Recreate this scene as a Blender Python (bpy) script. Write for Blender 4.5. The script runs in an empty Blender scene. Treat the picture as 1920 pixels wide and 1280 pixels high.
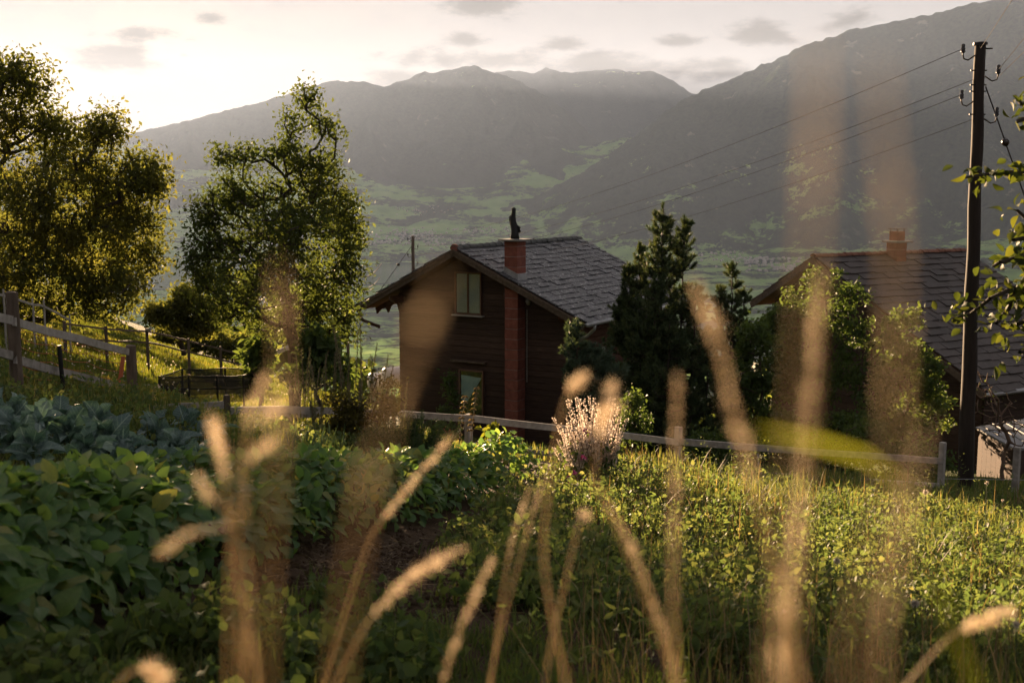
import bpy, math, random
import numpy as np
from mathutils import Vector, Matrix

# ------------------------------------------------------------------ camera, sky, sun, exposure
scene = bpy.context.scene
LENS, SENSOR, PITCH = 40.0, 36.0, math.radians(7.5)
F = 1920 * LENS / SENSOR
cam_data = bpy.data.cameras.new('camera')
cam_data.lens = LENS; cam_data.sensor_width = SENSOR
cam_data.clip_start = 0.02; cam_data.clip_end = 60000
cam_data.dof.use_dof = True
cam_data.dof.focus_distance = 17.0
cam_data.dof.aperture_fstop = 3.5
cam = bpy.data.objects.new('camera', cam_data)
scene.collection.objects.link(cam)
cam.location = (0, 0, 0)
cam.rotation_euler = (math.pi / 2 - PITCH, 0, 0)
scene.camera = cam

FW = np.array([0, math.cos(PITCH), -math.sin(PITCH)])
UP = np.array([0, math.sin(PITCH), math.cos(PITCH)])
RT = np.array([1.0, 0, 0])
def ray(x, y): return RT * (x - 960) / F + FW + UP * (640 - y) / F
def at(x, y, Y):
    d = ray(x, y); return d * (Y / d[1])

SUN_AZ, SUN_EL = math.radians(-20.2), math.radians(5.5)
sun_dir = Vector((math.sin(SUN_AZ) * math.cos(SUN_EL), math.cos(SUN_AZ) * math.cos(SUN_EL), math.sin(SUN_EL)))
sd = bpy.data.lights.new('sun', 'SUN')
sd.energy = 5.0; sd.angle = math.radians(0.6); sd.color = (1.0, 0.67, 0.39)
sun = bpy.data.objects.new('sun', sd); scene.collection.objects.link(sun)
sun.rotation_euler = (-sun_dir).to_track_quat('-Z', 'Y').to_euler()

scene.view_settings.view_transform = 'Standard'
scene.view_settings.look = 'None'
scene.view_settings.gamma = 1.0
scene.view_settings.exposure = EXPOSURE = 2.82
scene.view_settings.use_curve_mapping = False

cy = scene.cycles
cy.use_denoising = True
try: cy.denoiser = 'OPENIMAGEDENOISE'
except Exception: pass
cy.max_bounces = 6; cy.diffuse_bounces = 2; cy.glossy_bounces = 2
cy.transmission_bounces = 4; cy.transparent_max_bounces = 6; cy.volume_bounces = 0
cy.use_adaptive_sampling = True; cy.adaptive_threshold = 0.02
cy.volume_step_rate = 20; cy.volume_max_steps = 16
cy.sample_clamp_indirect = 3.0; cy.sample_clamp_direct = 6.0
cy.caustics_reflective = False; cy.caustics_refractive = False

world = bpy.data.worlds.new('World'); scene.world = world
world.use_nodes = True
world.cycles.sampling_method = 'MANUAL'; world.cycles.sample_map_resolution = 256
wn, wl = world.node_tree.nodes, world.node_tree.links
wn.clear()
def W(t, **k):
    n = wn.new(t)
    for a, b in k.items(): setattr(n, a, b)
    return n
w_out = W('ShaderNodeOutputWorld'); w_bg = W('ShaderNodeBackground')
w_bg.inputs['Strength'].default_value = 0.15
sky = W('ShaderNodeTexSky', sky_type='NISHITA', sun_disc=False, sun_elevation=SUN_EL,
        sun_rotation=SUN_AZ, altitude=700, air_density=1.0, dust_density=2.4, ozone_density=1.0)
# thin evening cloud: a veil over the whole sky plus cloud banks laid on a plane overhead
w_tc = W('ShaderNodeTexCoord')
def wmath(op, a, b=None, clamp=False):
    n = W('ShaderNodeMath', operation=op, use_clamp=clamp)
    for i, v in enumerate((a, b)):
        if v is None: continue
        if isinstance(v, (int, float)): n.inputs[i].default_value = v
        else: wl.new(v, n.inputs[i])
    return n.outputs[0]
w_sep = W('ShaderNodeSeparateXYZ'); wl.new(w_tc.outputs['Generated'], w_sep.inputs[0])
dx, dy, dz = w_sep.outputs
hor = wmath('SQRT', wmath('ADD', wmath('MULTIPLY', dx, dx), wmath('MULTIPLY', dy, dy)))
azi = wmath('ARCTAN2', dx, dy)
ele = wmath('ARCTAN2', dz, hor)
w_comb = W('ShaderNodeCombineXYZ')
wl.new(wmath('MULTIPLY', azi, 1.0), w_comb.inputs[0]); wl.new(wmath('MULTIPLY', ele, 2.6), w_comb.inputs[1])
def wnoise(scale, detail, rough, off=0.0):
    n = W('ShaderNodeTexNoise', noise_dimensions='3D')
    n.inputs['Scale'].default_value = scale; n.inputs['Detail'].default_value = detail
    n.inputs['Roughness'].default_value = rough
    m = W('ShaderNodeVectorMath', operation='ADD'); m.inputs[1].default_value = (off, off * .7, off * 1.3)
    wl.new(w_comb.outputs[0], m.inputs[0]); wl.new(m.outputs[0], n.inputs['Vector'])
    return n.outputs['Fac']
def wmap(v, a, b, c, d):
    n = W('ShaderNodeMapRange', interpolation_type='SMOOTHSTEP')
    wl.new(v, n.inputs['Value'])
    for i, q in enumerate((a, b, c, d)): n.inputs[i + 1].default_value = q
    return n.outputs[0]
n_big = wnoise(7.0, 3, .58, 3.1)
n_fine = wnoise(30.0, 5, .66, 9.7)
veil = wmap(wmath('ADD', wmath('MULTIPLY', n_big, .7), wmath('MULTIPLY', n_fine, .3)), .38, .66, 0, 1)
def blob(px, py, rx, ry):
    """a single cloud at the bearing and height where it hangs in the sky (ellipse; its edge is torn by noise below)"""
    d = ray(px, py); a0 = math.atan2(d[0], d[1]); e0 = math.atan2(d[2], math.hypot(d[0], d[1]))
    sx, sy = F / rx, F / ry / 2.6
    q = W('ShaderNodeVectorMath', operation='MULTIPLY_ADD'); wl.new(w_comb.outputs[0], q.inputs[0])
    q.inputs[1].default_value = (sx, sy, 0); q.inputs[2].default_value = (-a0 * sx, -e0 * 2.6 * sy, 0)
    r = W('ShaderNodeVectorMath', operation='LENGTH'); wl.new(q.outputs[0], r.inputs[0])
    return r.outputs['Value']
clouds = None
for b in [(225, 105, 85, 34), (275, 66, 75, 20), (395, 36, 45, 14), (900, 8, 95, 26), (868, 74, 46, 18), (1058, 84, 50, 16),
          (1280, 78, 55, 14), (1430, 68, 80, 30), (1600, 42, 90, 26), (345, 104, 14, 6),
          (900, 112, 190, 24), (1130, 118, 150, 24), (1300, 128, 170, 30), (760, 150, 110, 18),
          (-350, 60, 160, 40), (2300, -60, 180, 40), (700, -200, 220, 45)]:
    s = blob(*b)
    clouds = s if clouds is None else wmath('MINIMUM', clouds, s)
torn = wmath('ADD', wmath('SUBTRACT', 1.0, clouds), wmath('MULTIPLY', wmath('SUBTRACT', wmath('ADD', wmath('MULTIPLY', n_fine, .65), wmath('MULTIPLY', n_big, .35)), .5), 4.6))
cmask = wmap(torn, -.05, .85, 0, .97)
def wmix(f, a, b):
    n = W('ShaderNodeMix', data_type='RGBA')
    if isinstance(f, (int, float)): n.inputs[0].default_value = f
    else: wl.new(f, n.inputs[0])
    for i, v in ((6, a), (7, b)):
        if isinstance(v, tuple): n.inputs[i].default_value = v
        else: wl.new(v, n.inputs[i])
    return n.outputs[2]
VEIL = (.31, .285, .285, 1)
CLOUD = (.01, .008, .01, 1)
c1 = wmix(wmap(veil, 0, 1, .994, .998), sky.outputs[0], VEIL)
c2 = wmix(cmask, c1, CLOUD)
wl.new(c2, w_bg.inputs['Color']); wl.new(w_bg.outputs[0], w_out.inputs['Surface'])

# ------------------------------------------------------------------ helpers
rng = np.random.default_rng(7)
random.seed(7)
COL = scene.collection
def link(o): COL.objects.link(o); return o
def tag(o, label=None, cat=None, group=None, kind=None):
    if label: o['label'] = label
    if cat: o['category'] = cat
    if group: o['group'] = group
    if kind: o['kind'] = kind
    return o
def empty(name, loc=(0, 0, 0), rz=0.0):
    o = bpy.data.objects.new(name, None); link(o)
    o.location = loc; o.rotation_euler = (0, 0, rz); o.empty_display_size = .2
    return o
def place(o, parent, world=True):
    """parent without moving: meshes are written in world coordinates"""
    if parent is not None:
        o.parent = parent
        if world: o.matrix_parent_inverse = pmat(parent).inverted()
    return o
def pmat(o):
    m = o.matrix_basis.copy()
    if o.parent is not None: m = pmat(o.parent) @ o.matrix_parent_inverse @ m
    return m
def mesh_np(name, V, faces, mat, parent=None, attr=None, smooth=False, world=True, uv=None):
    """V (n,3); faces: list of (m,k) int arrays"""
    me = bpy.data.meshes.new(name)
    V = np.ascontiguousarray(V, dtype=np.float32)
    if isinstance(faces, np.ndarray): faces = [faces]
    faces = [np.asarray(f, dtype=np.int32) for f in faces if len(f)]
    me.vertices.add(len(V)); me.vertices.foreach_set('co', V.ravel())
    nl = sum(f.size for f in faces); npol = sum(len(f) for f in faces)
    me.loops.add(nl); me.polygons.add(npol)
    me.loops.foreach_set('vertex_index', np.concatenate([f.ravel() for f in faces]))
    tot = np.concatenate([np.full(len(f), f.shape[1], np.int32) for f in faces])
    st = np.concatenate([[0], np.cumsum(tot)[:-1]]).astype(np.int32)
    me.polygons.foreach_set('loop_start', st)
    if smooth: me.polygons.foreach_set('use_smooth', np.ones(npol, bool))
    if attr is not None:
        a = me.attributes.new('var', 'FLOAT', 'POINT'); a.data.foreach_set('value', np.asarray(attr, np.float32))
    if uv is not None:
        a = me.attributes.new('uvp', 'FLOAT_VECTOR', 'POINT'); a.data.foreach_set('vector', np.asarray(uv, np.float32).ravel())
    me.update(calc_edges=True)
    if mat is not None: me.materials.append(mat)
    o = link(bpy.data.objects.new(name, me))
    return place(o, parent, world)
class MB:
    """collects simple solids and links them as one mesh"""
    def __init__(s): s.v = []; s.f = []
    def add(s, vs, fs):
        b = len(s.v); s.v += [tuple(map(float, v)) for v in vs]; s.f += [tuple(i + b for i in f) for f in fs]; return s
    def hexa(s, p):   # 8 points: 4 bottom loop, 4 top loop
        return s.add(p, [(3, 2, 1, 0), (4, 5, 6, 7), (0, 1, 5, 4), (1, 2, 6, 5), (2, 3, 7, 6), (3, 0, 4, 7)])
    def box(s, o, ax, ay, az):   # corner o and three edge vectors
        o, ax, ay, az = map(np.asarray, (o, ax, ay, az))
        return s.hexa([o, o + ax, o + ax + ay, o + ay, o + az, o + ax + az, o + ax + ay + az, o + ay + az])
    def prism(s, poly, d):
        poly = [np.asarray(p, float) for p in poly]; d = np.asarray(d, float); n = len(poly)
        return s.add(poly + [p + d for p in poly], [tuple(range(n - 1, -1, -1)), tuple(range(n, 2 * n))] +
                     [(i, (i + 1) % n, n + (i + 1) % n, n + i) for i in range(n)])
    def tube(s, pts, rad, k=8, caps=True):
        pts = [np.asarray(p, float) for p in pts]
        if not hasattr(rad, '__len__'): rad = [rad] * len(pts)
        vs, fs = [], []
        t0 = pts[1] - pts[0]; t0 /= np.linalg.norm(t0)
        n = np.cross(t0, [0, 0, 1.0]);
        if np.linalg.norm(n) < .05: n = np.cross(t0, [1.0, 0, 0])
        n /= np.linalg.norm(n)
        for i, p in enumerate(pts):
            t = (pts[min(i + 1, len(pts) - 1)] - pts[max(i - 1, 0)]); t /= (np.linalg.norm(t) + 1e-9)
            n = n - t * (n @ t); n /= (np.linalg.norm(n) + 1e-9); b = np.cross(t, n)
            for j in range(k):
                a = 2 * math.pi * j / k; vs.append(p + rad[i] * (math.cos(a) * n + math.sin(a) * b))
        for i in range(len(pts) - 1):
            for j in range(k):
                j2 = (j + 1) % k; fs.append((i * k + j, i * k + j2, (i + 1) * k + j2, (i + 1) * k + j))
        if caps:
            fs.append(tuple(range(k - 1, -1, -1))); m = (len(pts) - 1) * k; fs.append(tuple(range(m, m + k)))
        return s.add(vs, fs)
    def build(s, name, mat, parent=None, smooth=False, world=True, bevel=0):
        me = bpy.data.meshes.new(name); me.from_pydata(s.v, [], s.f); me.update()
        if mat is not None: me.materials.append(mat)
        if smooth: me.polygons.foreach_set('use_smooth', np.ones(len(me.polygons), bool))
        o = link(bpy.data.objects.new(name, me)); place(o, parent, world)
        if bevel:
            md = o.modifiers.new('bevel', 'BEVEL'); md.width = bevel; md.segments = 2; md.limit_method = 'ANGLE'
        return o

# ------------------------------------------------------------------ materials
def material(name):
    m = bpy.data.materials.new(name); m.use_nodes = True
    nt = m.node_tree; nt.nodes.clear(); return m, nt.nodes, nt.links
def ramp(nodes, links, fac, stops):
    r = nodes.new('ShaderNodeValToRGB'); links.new(fac, r.inputs[0])
    el = r.color_ramp.elements
    while len(el) < len(stops): el.new(.5)
    for e, (p, c) in zip(el, stops): e.position = p; e.color = (*c, 1)
    return r.outputs[0]
def noise(nodes, links, vec, scale, detail=4, rough=.55):
    n = nodes.new('ShaderNodeTexNoise'); n.inputs['Scale'].default_value = scale
    n.inputs['Detail'].default_value = detail; n.inputs['Roughness'].default_value = rough
    if vec is not None: links.new(vec, n.inputs['Vector'])
    return n.outputs['Fac']
def coords(nodes, links, scale=(1, 1, 1), kind='Object'):
    tc = nodes.new('ShaderNodeTexCoord'); mp = nodes.new('ShaderNodeMapping')
    mp.inputs['Scale'].default_value = scale; links.new(tc.outputs[kind], mp.inputs[0]); return mp.outputs[0]
def bump(nodes, links, h, strength=.4, dist=.02):
    b = nodes.new('ShaderNodeBump'); b.inputs['Strength'].default_value = strength; b.inputs['Distance'].default_value = dist
    links.new(h, b.inputs['Height']); return b.outputs[0]
def simple(name, stops, scale=8, aniso=(1, 1, 1), rough=.8, bmp=.4, dist=.01, metal=0.0, spec=.3, obj_var=.0, detail=5):
    m, n, l = material(name)
    v = coords(n, l, aniso); f = noise(n, l, v, scale, detail, .6)
    if obj_var:
        oi = n.new('ShaderNodeObjectInfo'); a = n.new('ShaderNodeMath'); a.operation = 'MULTIPLY_ADD'
        l.new(oi.outputs['Random'], a.inputs[0]); a.inputs[1].default_value = obj_var * 2; a.inputs[2].default_value = -obj_var
        b = n.new('ShaderNodeMath'); b.operation = 'ADD'; l.new(f, b.inputs[0]); l.new(a.outputs[0], b.inputs[1]); fc = b.outputs[0]
    else: fc = f
    c = ramp(n, l, fc, stops)
    p = n.new('ShaderNodeBsdfPrincipled'); l.new(c, p.inputs['Base Color'])
    p.inputs['Roughness'].default_value = rough; p.inputs['Metallic'].default_value = metal
    p.inputs['Specular IOR Level'].default_value = spec
    if bmp: l.new(bump(n, l, f, bmp, dist), p.inputs['Normal'])
    o = n.new('ShaderNodeOutputMaterial'); l.new(p.outputs[0], o.inputs[0]); return m
def leafmat(name, stops, trans=.45, tcol=None, rough=.6, src='attr', spec=.22, tint=1.7, vein=None):
    """two-sided leaf: diffuse + gloss in front, light coming through from behind"""
    m, n, l = material(name)
    if src == 'attr':
        a = n.new('ShaderNodeAttribute'); a.attribute_name = 'var'; f = a.outputs['Fac']
    else:
        oi = n.new('ShaderNodeObjectInfo'); f = oi.outputs['Random']
    c = ramp(n, l, f, stops)
    if vein:      # pale midrib and side veins, in the leaf's own coordinates
        tcn = n.new('ShaderNodeTexCoord'); sx = n.new('ShaderNodeSeparateXYZ'); l.new(tcn.outputs['Object'], sx.inputs[0])
        def mth(op, a_, b_):
            q_ = n.new('ShaderNodeMath'); q_.operation = op
            for i_, v_ in enumerate((a_, b_)):
                if isinstance(v_, (int, float)): q_.inputs[i_].default_value = v_
                elif v_ is not None: l.new(v_, q_.inputs[i_])
            return q_.outputs[0]
        ax_ = mth('ABSOLUTE', sx.outputs[0], None)
        rib = mth('LESS_THAN', ax_, .022); side = mth('GREATER_THAN', mth('SINE', mth('MULTIPLY', mth('SUBTRACT', sx.outputs[1], mth('MULTIPLY', ax_, .8)), 42.0), None), .88)
        nz = noise(n, l, tcn.outputs['Object'], 7, 3); vf = mth('MULTIPLY', mth('MAXIMUM', rib, mth('MULTIPLY', side, .5)), vein[0])
        mv = n.new('ShaderNodeMix'); mv.data_type = 'RGBA'; l.new(vf, mv.inputs[0]); l.new(c, mv.inputs[6]); mv.inputs[7].default_value = (*vein[1], 1)
        mh = n.new('ShaderNodeMix'); mh.data_type = 'RGBA'; mh.blend_type = 'MULTIPLY'; mh.inputs[0].default_value = .6; l.new(mv.outputs[2], mh.inputs[6])
        l.new(ramp(n, l, nz, [(.3, (.7, .72, .7)), (.7, (1.15, 1.12, 1.05))]), mh.inputs[7]); c = mh.outputs[2]
    p = n.new('ShaderNodeBsdfPrincipled'); l.new(c, p.inputs['Base Color']); p.inputs['Roughness'].default_value = rough
    p.inputs['Specular IOR Level'].default_value = spec
    t = n.new('ShaderNodeBsdfTranslucent')
    mx = n.new('ShaderNodeMix'); mx.data_type = 'RGBA'; mx.blend_type = 'MULTIPLY'; mx.inputs[0].default_value = 1
    l.new(c, mx.inputs[6]); tc = tcol or (tint * 1.1, tint, tint * .45); mx.inputs[7].default_value = (*tc, 1)
    l.new(mx.outputs[2], t.inputs[0])
    s = n.new('ShaderNodeMixShader'); s.inputs[0].default_value = trans
    l.new(p.outputs[0], s.inputs[1]); l.new(t.outputs[0], s.inputs[2])
    o = n.new('ShaderNodeOutputMaterial'); l.new(s.outputs[0], o.inputs[0]); return m

# ------------------------------------------------------------------ the lie of the land
def vnoise(x, y, seed=0, octaves=5, gain=.5):
    """value noise on numpy arrays"""
    x = np.asarray(x, float); y = np.asarray(y, float); out = np.zeros(np.broadcast(x, y).shape); amp = 1.0; tot = 0
    for o in range(octaves):
        xi = np.floor(x).astype(np.int64); yi = np.floor(y).astype(np.int64); fx = x - xi; fy = y - yi
        fx = fx * fx * (3 - 2 * fx); fy = fy * fy * (3 - 2 * fy)
        def h(a, b):
            n = (a * 374761393 + b * 668265263 + (seed + o * 17) * 1442695041) & 0xffffffff
            n = ((n ^ (n >> 13)) * 1274126177) & 0xffffffff
            return ((n ^ (n >> 16)) & 0xffff) / 65535.0
        v = (h(xi, yi) * (1 - fx) + h(xi + 1, yi) * fx) * (1 - fy) + (h(xi, yi + 1) * (1 - fx) + h(xi + 1, yi + 1) * fx) * fy
        out += v * amp; tot += amp; amp *= gain; x = x * 2.03 + 13.7; y = y * 2.03 + 7.1
    return out / tot
def gz(x, y):
    """height of the hillside (camera at 0)"""
    x = np.asarray(x, float); y = np.asarray(y, float)
    z = -1.25 - .19 * y
    xl = np.maximum(-x - .2, 0)
    z = z + .27 * xl * xl / (xl + 1.2) - .045 * np.maximum(x, 0) + .40 * np.exp(-((y - 16) / 4.5) ** 2) * np.exp(-(x / 6) ** 2)
    far = np.maximum(y - 42, 0)
    z = z - .16 * far * far / (far + 30)
    lf = np.clip((xl - 8) / 20, 0, 1); z = z + far * .10 * lf
    z = z + (vnoise(x * .55, y * .55, 5, 3) - .5) * .22
    return z
def hit(px, py, h=0.0, lim=120.0):
    """where the sight line through a point of the picture meets the ground (or a layer h above it)"""
    d = ray(px, py); d = d / d[1]; t = np.concatenate([np.linspace(.5, 30, 3000), np.linspace(30, lim, 2000)])
    z = d[2] * t; g = gz(d[0] * t, t) + h; k = np.nonzero(z <= g)[0]
    tt = t[k[0]] if len(k) else lim
    return np.array([d[0] * tt, tt, d[2] * tt])
# near ground
def grid_mesh(name, xs, ys, zf, mat, kind='structure', attr=None):
    X, Y = np.meshgrid(xs, ys); Z = zf(X, Y); nx, ny = len(xs), len(ys)
    V = np.stack([X, Y, Z], -1).reshape(-1, 3)
    i = np.arange((nx - 1) * (ny - 1)); r, c = i // (nx - 1), i % (nx - 1); a = r * nx + c
    o = mesh_np(name, V, np.stack([a, a + 1, a + nx + 1, a + nx], 1), mat, smooth=True)
    o['kind'] = kind; return o
m, n, l = material('soil_and_turf')
v = coords(n, l); f1 = noise(n, l, v, .35, 5); f2 = noise(n, l, v, 9, 6, .65)
mm = n.new('ShaderNodeMath'); mm.operation = 'MULTIPLY_ADD'; l.new(f2, mm.inputs[0]); mm.inputs[1].default_value = .5; l.new(f1, mm.inputs[2])
c = ramp(n, l, mm.outputs[0], [(.5, (.035, .023, .015)), (.75, (.075, .05, .032)), (1, (.12, .085, .055))])
p = n.new('ShaderNodeBsdfPrincipled'); l.new(c, p.inputs[0]); p.inputs['Roughness'].default_value = .95; p.inputs['Specular IOR Level'].default_value = .1
l.new(bump(n, l, f2, 1.0, .12), p.inputs['Normal']); o = n.new('ShaderNodeOutputMaterial'); l.new(p.outputs[0], o.inputs[0])
M_GROUND = m
# dug soil in the plot, turf on the slopes around it
geo = n.new('ShaderNodeNewGeometry'); sx = n.new('ShaderNodeSeparateXYZ'); l.new(geo.outputs['Position'], sx.inputs[0])
q1 = n.new('ShaderNodeMapRange'); l.new(sx.outputs[1], q1.inputs[0]); q1.inputs[1].default_value = 17; q1.inputs[2].default_value = 21
turf = ramp(n, l, f2, [(.3, (.03, .048, .012)), (.7, (.07, .085, .022))])
mg = n.new('ShaderNodeMix'); mg.data_type = 'RGBA'; l.new(q1.outputs[0], mg.inputs[0]); l.new(c, mg.inputs[6]); l.new(turf, mg.inputs[7]); l.new(mg.outputs[2], p.inputs[0])
xs = np.concatenate([np.linspace(-75, -13, 70)[:-1], np.linspace(-13, 13, 131), np.linspace(13, 75, 70)[1:]])
ys = np.concatenate([np.linspace(-5, 26, 156), np.linspace(26, 160, 150)[1:]])
grid_mesh('ground', xs, ys, gz, M_GROUND)

# distant country: one sheet in bearing/distance, then the ranges
def interp_profile(pts, daz=None):
    a, t = [], []
    for (x, y) in pts:
        d = ray(x, y); a.append(math.atan2(d[0], d[1])); t.append(d[2] / math.hypot(d[0], d[1]))
    return np.array(a), np.array(t)
def sstep(t): t = np.clip(t, 0, 1); return t * t * (3 - 2 * t)
VALLEY = -400.0
def valley_z(az, r):
    """our hillside falls to the valley floor, the far side climbs gently to the foot of the ranges"""
    zn = gz(np.sin(az) * 150, np.cos(az) * 150)
    t = (r - 150) / (3900 - 150)
    down = zn + (VALLEY - zn) * np.power(np.clip(t, 0, 1), .55)
    x = r * np.sin(az); y = r * np.cos(az)
    # near spur on the sun side and the wooded flank under the big tree
    spur = np.exp(-((az + .44) / .10) ** 2) * np.exp(-((r - 900) / 500) ** 2) * 75
    u = np.clip((r - (6300 - 900 * np.clip((az - .02) / .3, 0, 1.6))) / 3300, 0, 1.3)
    rise = (u ** 1.35) * 560 * (1 + .3 * (vnoise(x / 900, y / 900, 3, 4) - .5) * 2)
    bumps = (vnoise(x / 260, y / 260, 11, 4) - .5) * 60 * np.clip((r - 5600) / 1500, 0, 1) + (vnoise(x / 70, y / 70, 31, 3) - .5) * 30 * np.clip((r - 300) / 800, 0, 1) * np.clip((3800 - r) / 800, 0, 1)
    return np.where(r < 3900, down, VALLEY) + spur + np.where(r > 3900, rise + bumps, bumps * (r < 3900))
def landmat(name, meadow_bias, mscale=.0016, rock=.0):
    m, n, l = material(name)
    geo = n.new('ShaderNodeNewGeometry'); pos = geo.outputs['Position']
    def N(scale, det, ro, sq=(1, 1, 1)):
        mp = n.new('ShaderNodeMapping'); mp.inputs['Scale'].default_value = sq; l.new(pos, mp.inputs[0])
        return noise(n, l, mp.outputs[0], scale, det, ro)
    big = N(mscale, 5, .55, (1, 1, 2.5)); mid = N(mscale * 5, 4, .6, (1, 1, 2)); fine = N(.035, 3, .6)
    def M(op, a, b, cl=False):
        q = n.new('ShaderNodeMath'); q.operation = op; q.use_clamp = cl
        for i, vv in enumerate((a, b)):
            if isinstance(vv, (int, float)): q.inputs[i].default_value = vv
            else: l.new(vv, q.inputs[i])
        return q.outputs[0]
    sp = n.new('ShaderNodeSeparateXYZ'); l.new(pos, sp.inputs[0])
    s = M('ADD', M('ADD', M('ADD', M('MULTIPLY', big, .5), M('MULTIPLY', mid, .3)), M('MULTIPLY', N(mscale * 22, 3, .6, (1, 1, 2)), .2)), meadow_bias(M, sp))
    mr = n.new('ShaderNodeMapRange'); mr.inputs[1].default_value = .49; mr.inputs[2].default_value = .525; l.new(s, mr.inputs[0])
    forest = ramp(n, l, fine, [(.3, (.010, .016, .010)), (.7, (.028, .042, .022))])
    field = ramp(n, l, N(.006, 3, .5), [(.3, (.12, .21, .065)), (.5, (.17, .28, .085)), (.7, (.22, .31, .11))])
    mx = n.new('ShaderNodeMix'); mx.data_type = 'RGBA'; l.new(mr.outputs[0], mx.inputs[0]); l.new(forest, mx.inputs[6]); l.new(field, mx.inputs[7])
    col = mx.outputs[2]
    if rock:
        rk = M('MULTIPLY', M('GREATER_THAN', N(.004, 6, .7), .64), rock)
        m2 = n.new('ShaderNodeMix'); m2.data_type = 'RGBA'; l.new(rk, m2.inputs[0]); l.new(col, m2.inputs[6]); m2.inputs[7].default_value = (.3, .29, .26, 1); col = m2.outputs[2]
    p = n.new('ShaderNodeBsdfPrincipled'); l.new(col, p.inputs[0]); p.inputs['Roughness'].default_value = 1; p.inputs['Specular IOR Level'].default_value = 0
    l.new(bump(n, l, fine, .5, 12), p.inputs['Normal'])
    o = n.new('ShaderNodeOutputMaterial'); l.new(p.outputs[0], o.inputs[0]); return m
def polar(name, az, r, zf, mat):
    A, R = np.meshgrid(az, r); Z = zf(A, R); na, nr = len(az), len(r)
    V = np.stack([R * np.sin(A), R * np.cos(A), Z], -1).reshape(-1, 3)
    i = np.arange((na - 1) * (nr - 1)); q, c = i // (na - 1), i % (na - 1); a = q * na + c
    o = mesh_np(name, V, np.stack([a, a + 1, a + na + 1, a + na], 1), mat, smooth=True); o['kind'] = 'structure'; return o
az = np.linspace(-1.0, 1.0, 420)
rr = np.concatenate([np.geomspace(151, 3900, 120)[:-1], np.linspace(3900, 11000, 240)])
M_VALLEY = landmat('valley_fields', lambda M, sp: .012, .0026)
polar('valley', az, rr, valley_z, M_VALLEY)
def range_fn(pts, R0, Rc, Rb, seed, rough=.12, Rtilt=0.0):
    pa, pt = interp_profile(pts)
    def f(A, R):
        t = np.interp(A, pa, pt)
        rc = Rc + Rtilt * A
        x = R * np.sin(A); y = R * np.cos(A)
        z0 = valley_z(A, np.full_like(R, R0)) - 60
        top = t * rc
        u = (R - R0) / (rc - R0)
        k = np.where(u <= 1, np.power(np.clip(u, 0, 1), 1.15), 1 - np.clip((R - rc) / (Rb - rc), 0, 1) * .8)
        ridg = 1 - np.abs(vnoise(A * Rc / 900, R / 1500, seed, 5) * 2 - 1)
        gul = (ridg - .62) * rough * np.clip(u * 3, 0, 1) * np.clip((1 - u) * 4, 0, 1) * np.abs(top - z0)
        jag = (vnoise(x / 45, y / 45, seed + 3, 3) - .5) * 44 * np.clip(u * 4, 0, 1)
        return z0 + (top - z0) * k + gul + jag
    return f
PA = [(-1200, 420), (-500, 380), (-100, 330), (100, 290), (250, 250), (330, 232), (420, 207), (480, 195), (560, 170), (620, 151), (690, 155), (720, 164), (770, 145), (790, 134),
      (810, 137), (840, 130), (890, 121), (920, 134), (940, 139), (975, 152), (1020, 178), (1060, 205), (1100, 245), (1140, 280), (1180, 315), (1240, 350), (1400, 390), (2200, 420)]
PB = [(500, 260), (700, 200), (850, 150), (920, 137), (960, 131), (1000, 138), (1025, 126), (1055, 136), (1090, 134), (1150, 128), (1180, 135), (1225, 132), (1260, 150), (1300, 176), (1500, 230), (2400, 240)]
PC = [(700, 420), (1000, 372), (1080, 330), (1130, 298), (1180, 262), (1230, 224), (1280, 186), (1340, 160), (1400, 135), (1460, 108), (1510, 85), (1590, 58), (1640, 47), (1670, 38), (1700, 36), (1750, 26), (1800, 12), (1850, 4), (1920, -14), (2100, -60), (2600, -120), (4000, -100)]
zero = lambda M, sp: M('MULTIPLY', M('ADD', sp.outputs[2], 500), -.00022)
M_RA = landmat('forested_mountain', lambda M, sp: M('ADD', M('MULTIPLY', M('SUBTRACT', M('ABSOLUTE', M('SUBTRACT', sp.outputs[2], 600), 0), 600), .00006), -.13), .0013, .12)
M_RC = landmat('alp_mountain', lambda M, sp: M('ADD', M('MULTIPLY', M('SUBTRACT', sp.outputs[2], -100), -.00016), -.055), .0019, .2)
polar('mountain_range', np.linspace(-.85, .62, 420), np.linspace(9000, 13500, 90), range_fn(PA, 9000, 11500, 15000, 21, .5), M_RA)
polar('far_mountain_range', np.linspace(-.25, .6, 260), np.linspace(12500, 18000, 50), range_fn(PB, 12500, 16000, 19500, 41, .22), M_RA)
polar('alpine_mountain', np.linspace(-.14, 1.0, 420), np.linspace(6200, 11500, 120), range_fn(PC, 6200, 8600, 13000, 61, .42), M_RC)

# lake in the valley, catching the evening sky
m, n, l = material('lake_water')
p = n.new('ShaderNodeBsdfPrincipled'); p.inputs[0].default_value = (.02, .035, .04, 1); p.inputs['Roughness'].default_value = .12
l.new(bump(n, l, noise(n, l, coords(n, l), .02, 4), .05, 1), p.inputs['Normal']); o = n.new('ShaderNodeOutputMaterial'); l.new(p.outputs[0], o.inputs[0])
lk = []
for k in range(40):
    a = 2 * math.pi * k / 40
    lk.append((-1250 + 1050 * math.cos(a) * (1 + .12 * math.sin(3 * a)), 5600 + 1000 * math.sin(a) * (1 + .05 * math.sin(2 * a + 1)), VALLEY + 5))
me = MB(); me.prism(lk, (0, 0, -14)); lo = me.build('lake', m); lo['kind'] = 'structure'

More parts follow.
